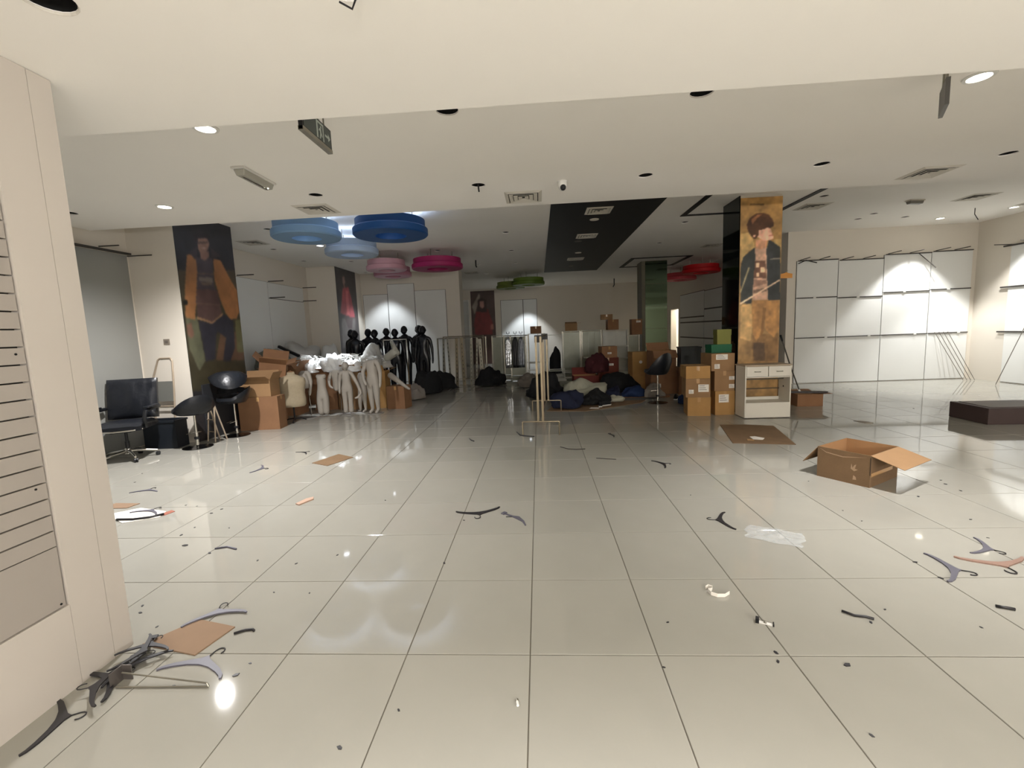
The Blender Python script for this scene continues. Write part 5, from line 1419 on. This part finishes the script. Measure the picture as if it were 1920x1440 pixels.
for k, (x, y, a, s_, kd, lb) in enumerate(((-2.02, -0.40, 30, 1.0, 'flat', 'black hanger nearest the camera along the slatted wall'), (-2.02, -0.17, 60, 1.0, 'flat', 'black hanger in the middle of the tangle by the slatted wall'),
                                     (-2.0, -0.03, 20, 0.9, 'broken', 'broken black hanger on the tangle by the slatted wall'), (-1.99, -0.10, 150, 0.9, 'flat', 'black hanger lying across the tangle by the slatted wall'), (-2.03, -0.27, 200, 0.9, 'flat', 'black hanger bridging the two ends of the tangle by the slatted wall'), (-2.0, 0.02, 100, 0.8, 'flat', 'black hanger at the far end of the tangle touching the wall corner'), (-1.97, -0.05, 5, 0.85, 'flat', 'topmost black hanger of the tangle by the slatted wall'))):
    place_h(lb, (x, y), a, s_*0.9, kd, M_hangb, z=0.0+0.008*k)
# chrome display prong
t = thing('display_prong', 'chrome wire display prong with a bent plate on the floor', 'display hook', (-1.95, -0.21, 0))
part('plate', MB().box((-0.02, -0.035, 0.0), (-0.016, 0.035, 0.075)).box((-0.02, 0.03, 0.0), (0.03, 0.035, 0.075)), mat('bent_plate', (120, 114, 110), rough=0.35, metal=0.7), t)
part('wire', MB().tube([(0.0, 0.012, 0.05), (0.44, -0.012, 0.02), (0.45, -0.016, 0.006)], 0.004, 6), M_steel, t)
part('wire', MB().tube([(0.0, -0.025, 0.006), (0.45, -0.016, 0.006)], 0.004, 6), M_steel, t)
# curled rods
def stick(label, pts, r=0.006, m=None):
    return tag(part('plastic_strip', MB().tube([(x, y, r) for x, y in pts], r, 6), m or M_hangb, None, smooth='all'), label, 'litter')
stick('short dark hanger arm right of the small cardboard sheet', [(-1.635, 0.145), (-1.59, 0.175), (-1.55, 0.18), (-1.535, 0.17)], 0.007)
stick('dark plastic stick left of the centre rail foot', [(-1.0, 4.58), (-0.96, 4.48), (-0.91, 4.42)], 0.008)
stick('curved dark strip under the left foot of the centre rail', [(-0.30, 4.95), (-0.24, 4.72), (-0.14, 4.66), (-0.02, 4.62)], 0.008)
stick('curved brown strip right of the centre rail foot', [(0.34, 3.98), (0.44, 3.86), (0.55, 3.83), (0.66, 3.84)], 0.006, M_rail)
stick('faint brown strip on the floor in front of the flattened cardboard', [(0.75, 3.40), (0.88, 3.36), (0.98, 3.33)], 0.005, M_rail)
stick('grey plastic strip on the left floor near the pillar', [(-2.48, 1.14), (-2.40, 1.17), (-2.30, 1.13)], 0.007, M_hang)
stick('dark curved sliver at the lower right of the floor', [(1.70, 0.34), (1.74, 0.30), (1.79, 0.29), (1.82, 0.27)], 0.007)
stick('thin dark strip on the right floor by the right edge', [(2.53, 0.38), (2.60, 0.35)], 0.008)
# cardboard and paper pieces
sheet('cardboard_sheet', 'small tan cardboard sheet near the slatted wall corner', [(-2.09, 0.06), (-1.73, -0.02), (-1.67, 0.205), (-1.93, 0.27)], 0.0, 0.007, mat('tan_card', (136, 111, 88), rough=0.85, var=0.04))
sheet('cardboard_sheet', 'small brown cardboard piece on the left floor', [(-2.89, 3.47), (-2.62, 3.33), (-2.44, 3.70), (-2.72, 3.88)], 0.0, 0.006, M_cardw)
sheet('cardboard_sheet', 'cardboard scrap half hidden behind the slatted wall', [(-4.3, 2.02), (-4.05, 2.02), (-4.02, 2.14), (-4.3, 2.16)], 0.0, 0.006, mat('tan_card', (136, 111, 88)))
sheet('paper_sheet', 'white paper sheets on the floor beside the slatted wall', [(-4.1, 1.86), (-3.75, 1.66), (-3.5, 1.78), (-3.55, 1.92), (-3.9, 2.02)], 0.0, 0.005, M_paper, 'paper')
stick('dark crumpled strip on the white paper sheets', [(-3.86, 1.72), (-3.7, 1.72), (-3.58, 1.76), (-3.5, 1.84)], 0.012)
sheet('card_scrap', 'small red-orange card by the white paper sheets', [(-3.55, 1.86), (-3.49, 1.82), (-3.46, 1.92), (-3.52, 1.95)], 0.0, 0.004, mat('red_card', (150, 88, 68), rough=0.7), 'card')
sheet('card_scrap', 'peach coloured crumpled card on the left tiles', [(-2.33, 2.05), (-2.28, 2.02), (-2.21, 2.17), (-2.24, 2.23), (-2.29, 2.18)], 0.0, 0.012, mat('peach_card', (176, 146, 126), rough=0.7), 'card')
sheet('card_scrap', 'grey scrap of paper behind the open carton', [(4.93, 5.14), (5.06, 5.10), (5.08, 4.93), (4.97, 4.94)], 0.0, 0.006, mat('grey_scrap', (150, 142, 130), rough=0.8), 'paper')
# clear film
bm = bmesh.new(); bmesh.ops.create_grid(bm, x_segments=26, y_segments=20, size=0.5)
for v in bm.verts:
    rr = max(abs(v.co.x), abs(v.co.y))*2
    v.co.z = max(0.002, 0.028*abs(noise3((v.co.x*6, v.co.y*6, 1), 3))*(1.15-rr)+0.003)
    v.co.x *= 0.36+0.06*noise3((v.co.y*5, 0, 0), 2); v.co.y *= 0.25+0.05*noise3((v.co.x*9, 0, 0), 4)
me = bpy.data.meshes.new('plastic_film'); bm.to_mesh(me); bm.free(); me.materials.append(M_bagclear); me.shade_smooth()
tag(link('plastic_film', me, None, (1.80, 1.26, 0), (0, 0, R(-30))), 'crumpled clear plastic film on the right floor', 'plastic')
# curled white ribbon, metal clip, wall plug
t = thing('ribbon_curl', 'curled white paper ribbon on the floor', 'ribbon', (1.09, 0.50, 0))
pts = [(-0.04, 0.06), (-0.02, 0.075), (0.0, 0.06), (-0.01, 0.04), (-0.035, 0.035), (-0.03, 0.0), (0.0, -0.02), (0.04, -0.02), (0.075, 0.005)]
rb = MB(); vs_ = []; fs_ = []
for k, (x, y) in enumerate(pts): vs_ += [(x, y, 0.001), (x, y, 0.022), (x*1.04+.003, y*1.04+.003, 0.022), (x*1.04+.003, y*1.04+.003, 0.001)]
for k in range(len(pts)-1):
    a = 4*k
    fs_ += [(a, a+4, a+5, a+1), (a+1, a+5, a+6, a+2), (a+2, a+6, a+7, a+3), (a+3, a+7, a+4, a)]
fs_ += [(0, 1, 2, 3), (4*len(pts)-1, 4*len(pts)-2, 4*len(pts)-3, 4*len(pts)-4)]
part('strip', rb.add(vs_, fs_), M_paper, t)
t = thing('metal_clip', 'small metal clip with a black end on the tile joint', 'clip', (1.245, 0.24, 0), R(-25))
part('plate', MB().box((-0.03, -0.008, 0), (0.04, 0.008, 0.006)), M_white, t)
part('end_block', MB().box((-0.045, -0.014, 0), (-0.028, 0.014, 0.024)), M_blackpl, t)
part('end_pin', MB().box((0.036, -0.012, 0), (0.042, 0.012, 0.014)), M_blackpl, t)
part('screw', MB().lathe([(0.008, 0.006), (0.008, 0.012), (0.004, 0.013)], 10), M_steel, t, loc=(0.0, 0, 0))
t = thing('wall_plug', 'small grey wall plug on the near floor', 'wall plug', (-0.05, -0.30, 0.007), R(100))
part('body', MB().tube([(-0.016, 0, 0), (0.006, 0, 0)], 0.006, 8), M_white, t)
part('cap', MB().tube([(0.006, 0, 0), (0.016, 0, 0)], 0.0075, 8), M_steel, t)
# chips
chips = [(-2.78,1.21,1.6), (-2.48,1.08,1.2), (-2.02,0.96,0.8), (-1.70,0.91,0.8), (1.47,-0.06,1.2), (-0.74,-0.52,0.9), (1.19,0.02,0.9), (1.17,-0.04,0.8), (-1.68,-0.22,0.7), (-2.36,0.34,0.9), (-2.41,0.41,0.8), (-2.14,0.21,0.7), (-1.42,-0.15,1.1), (-1.40,-0.07,0.6), (-0.56,-0.34,0.6), (-2.97,1.40,1.0), (-3.02,1.96,0.9), (-3.05,1.86,1.0), (-2.64,1.53,0.7), (-2.97,1.55,0.7), (-3.48,2.08,0.7), (-3.34,2.05,0.6), (-1.65,0.55,0.6), (-1.41,0.54,0.6), (-1.45,1.03,0.7), (0.74,0.25,0.6), (0.63,-0.08,0.6), (1.32,-0.43,0.7), (1.79,0.25,0.8), (1.94,0.36,0.6), (2.49,0.86,1.0), (2.49,0.67,1.0), (2.58,1.71,0.6), (2.59,1.50,0.6), (3.93,2.40,0.8), (3.88,2.29,0.9), (3.86,2.11,0.9), (3.40,1.99,1.1), (3.40,1.50,0.8), (3.24,1.19,0.6), (2.30,0.21,0.6), (1.47,2.12,0.6), (2.72,2.44,0.6), (-0.60,1.62,0.7), (-0.62,0.90,0.9), (-5.17,3.66,0.6), (-4.73,2.84,0.8), (-4.95,3.18,0.8), (-1.46,2.12,0.7), (6.48,5.99,1.2)]
cm_ = MB().prism([(-0.012, -0.004), (0.002, -0.007), (0.012, -0.001), (0.008, 0.005), (-0.006, 0.006)], 0, 0.004).mesh('debris_chip', M_hangb)
for k, (x, y, s_) in enumerate(chips):
    o = link('debris_chip', cm_, None, (x, y, 0), (0, 0, (k*2.399) % 6.28), (s_*1.2, s_*1.2, s_))
    tag(o, 'tiny dark plastic chip scattered on the floor tiles', 'litter', 'plastic chips scattered on the floor')
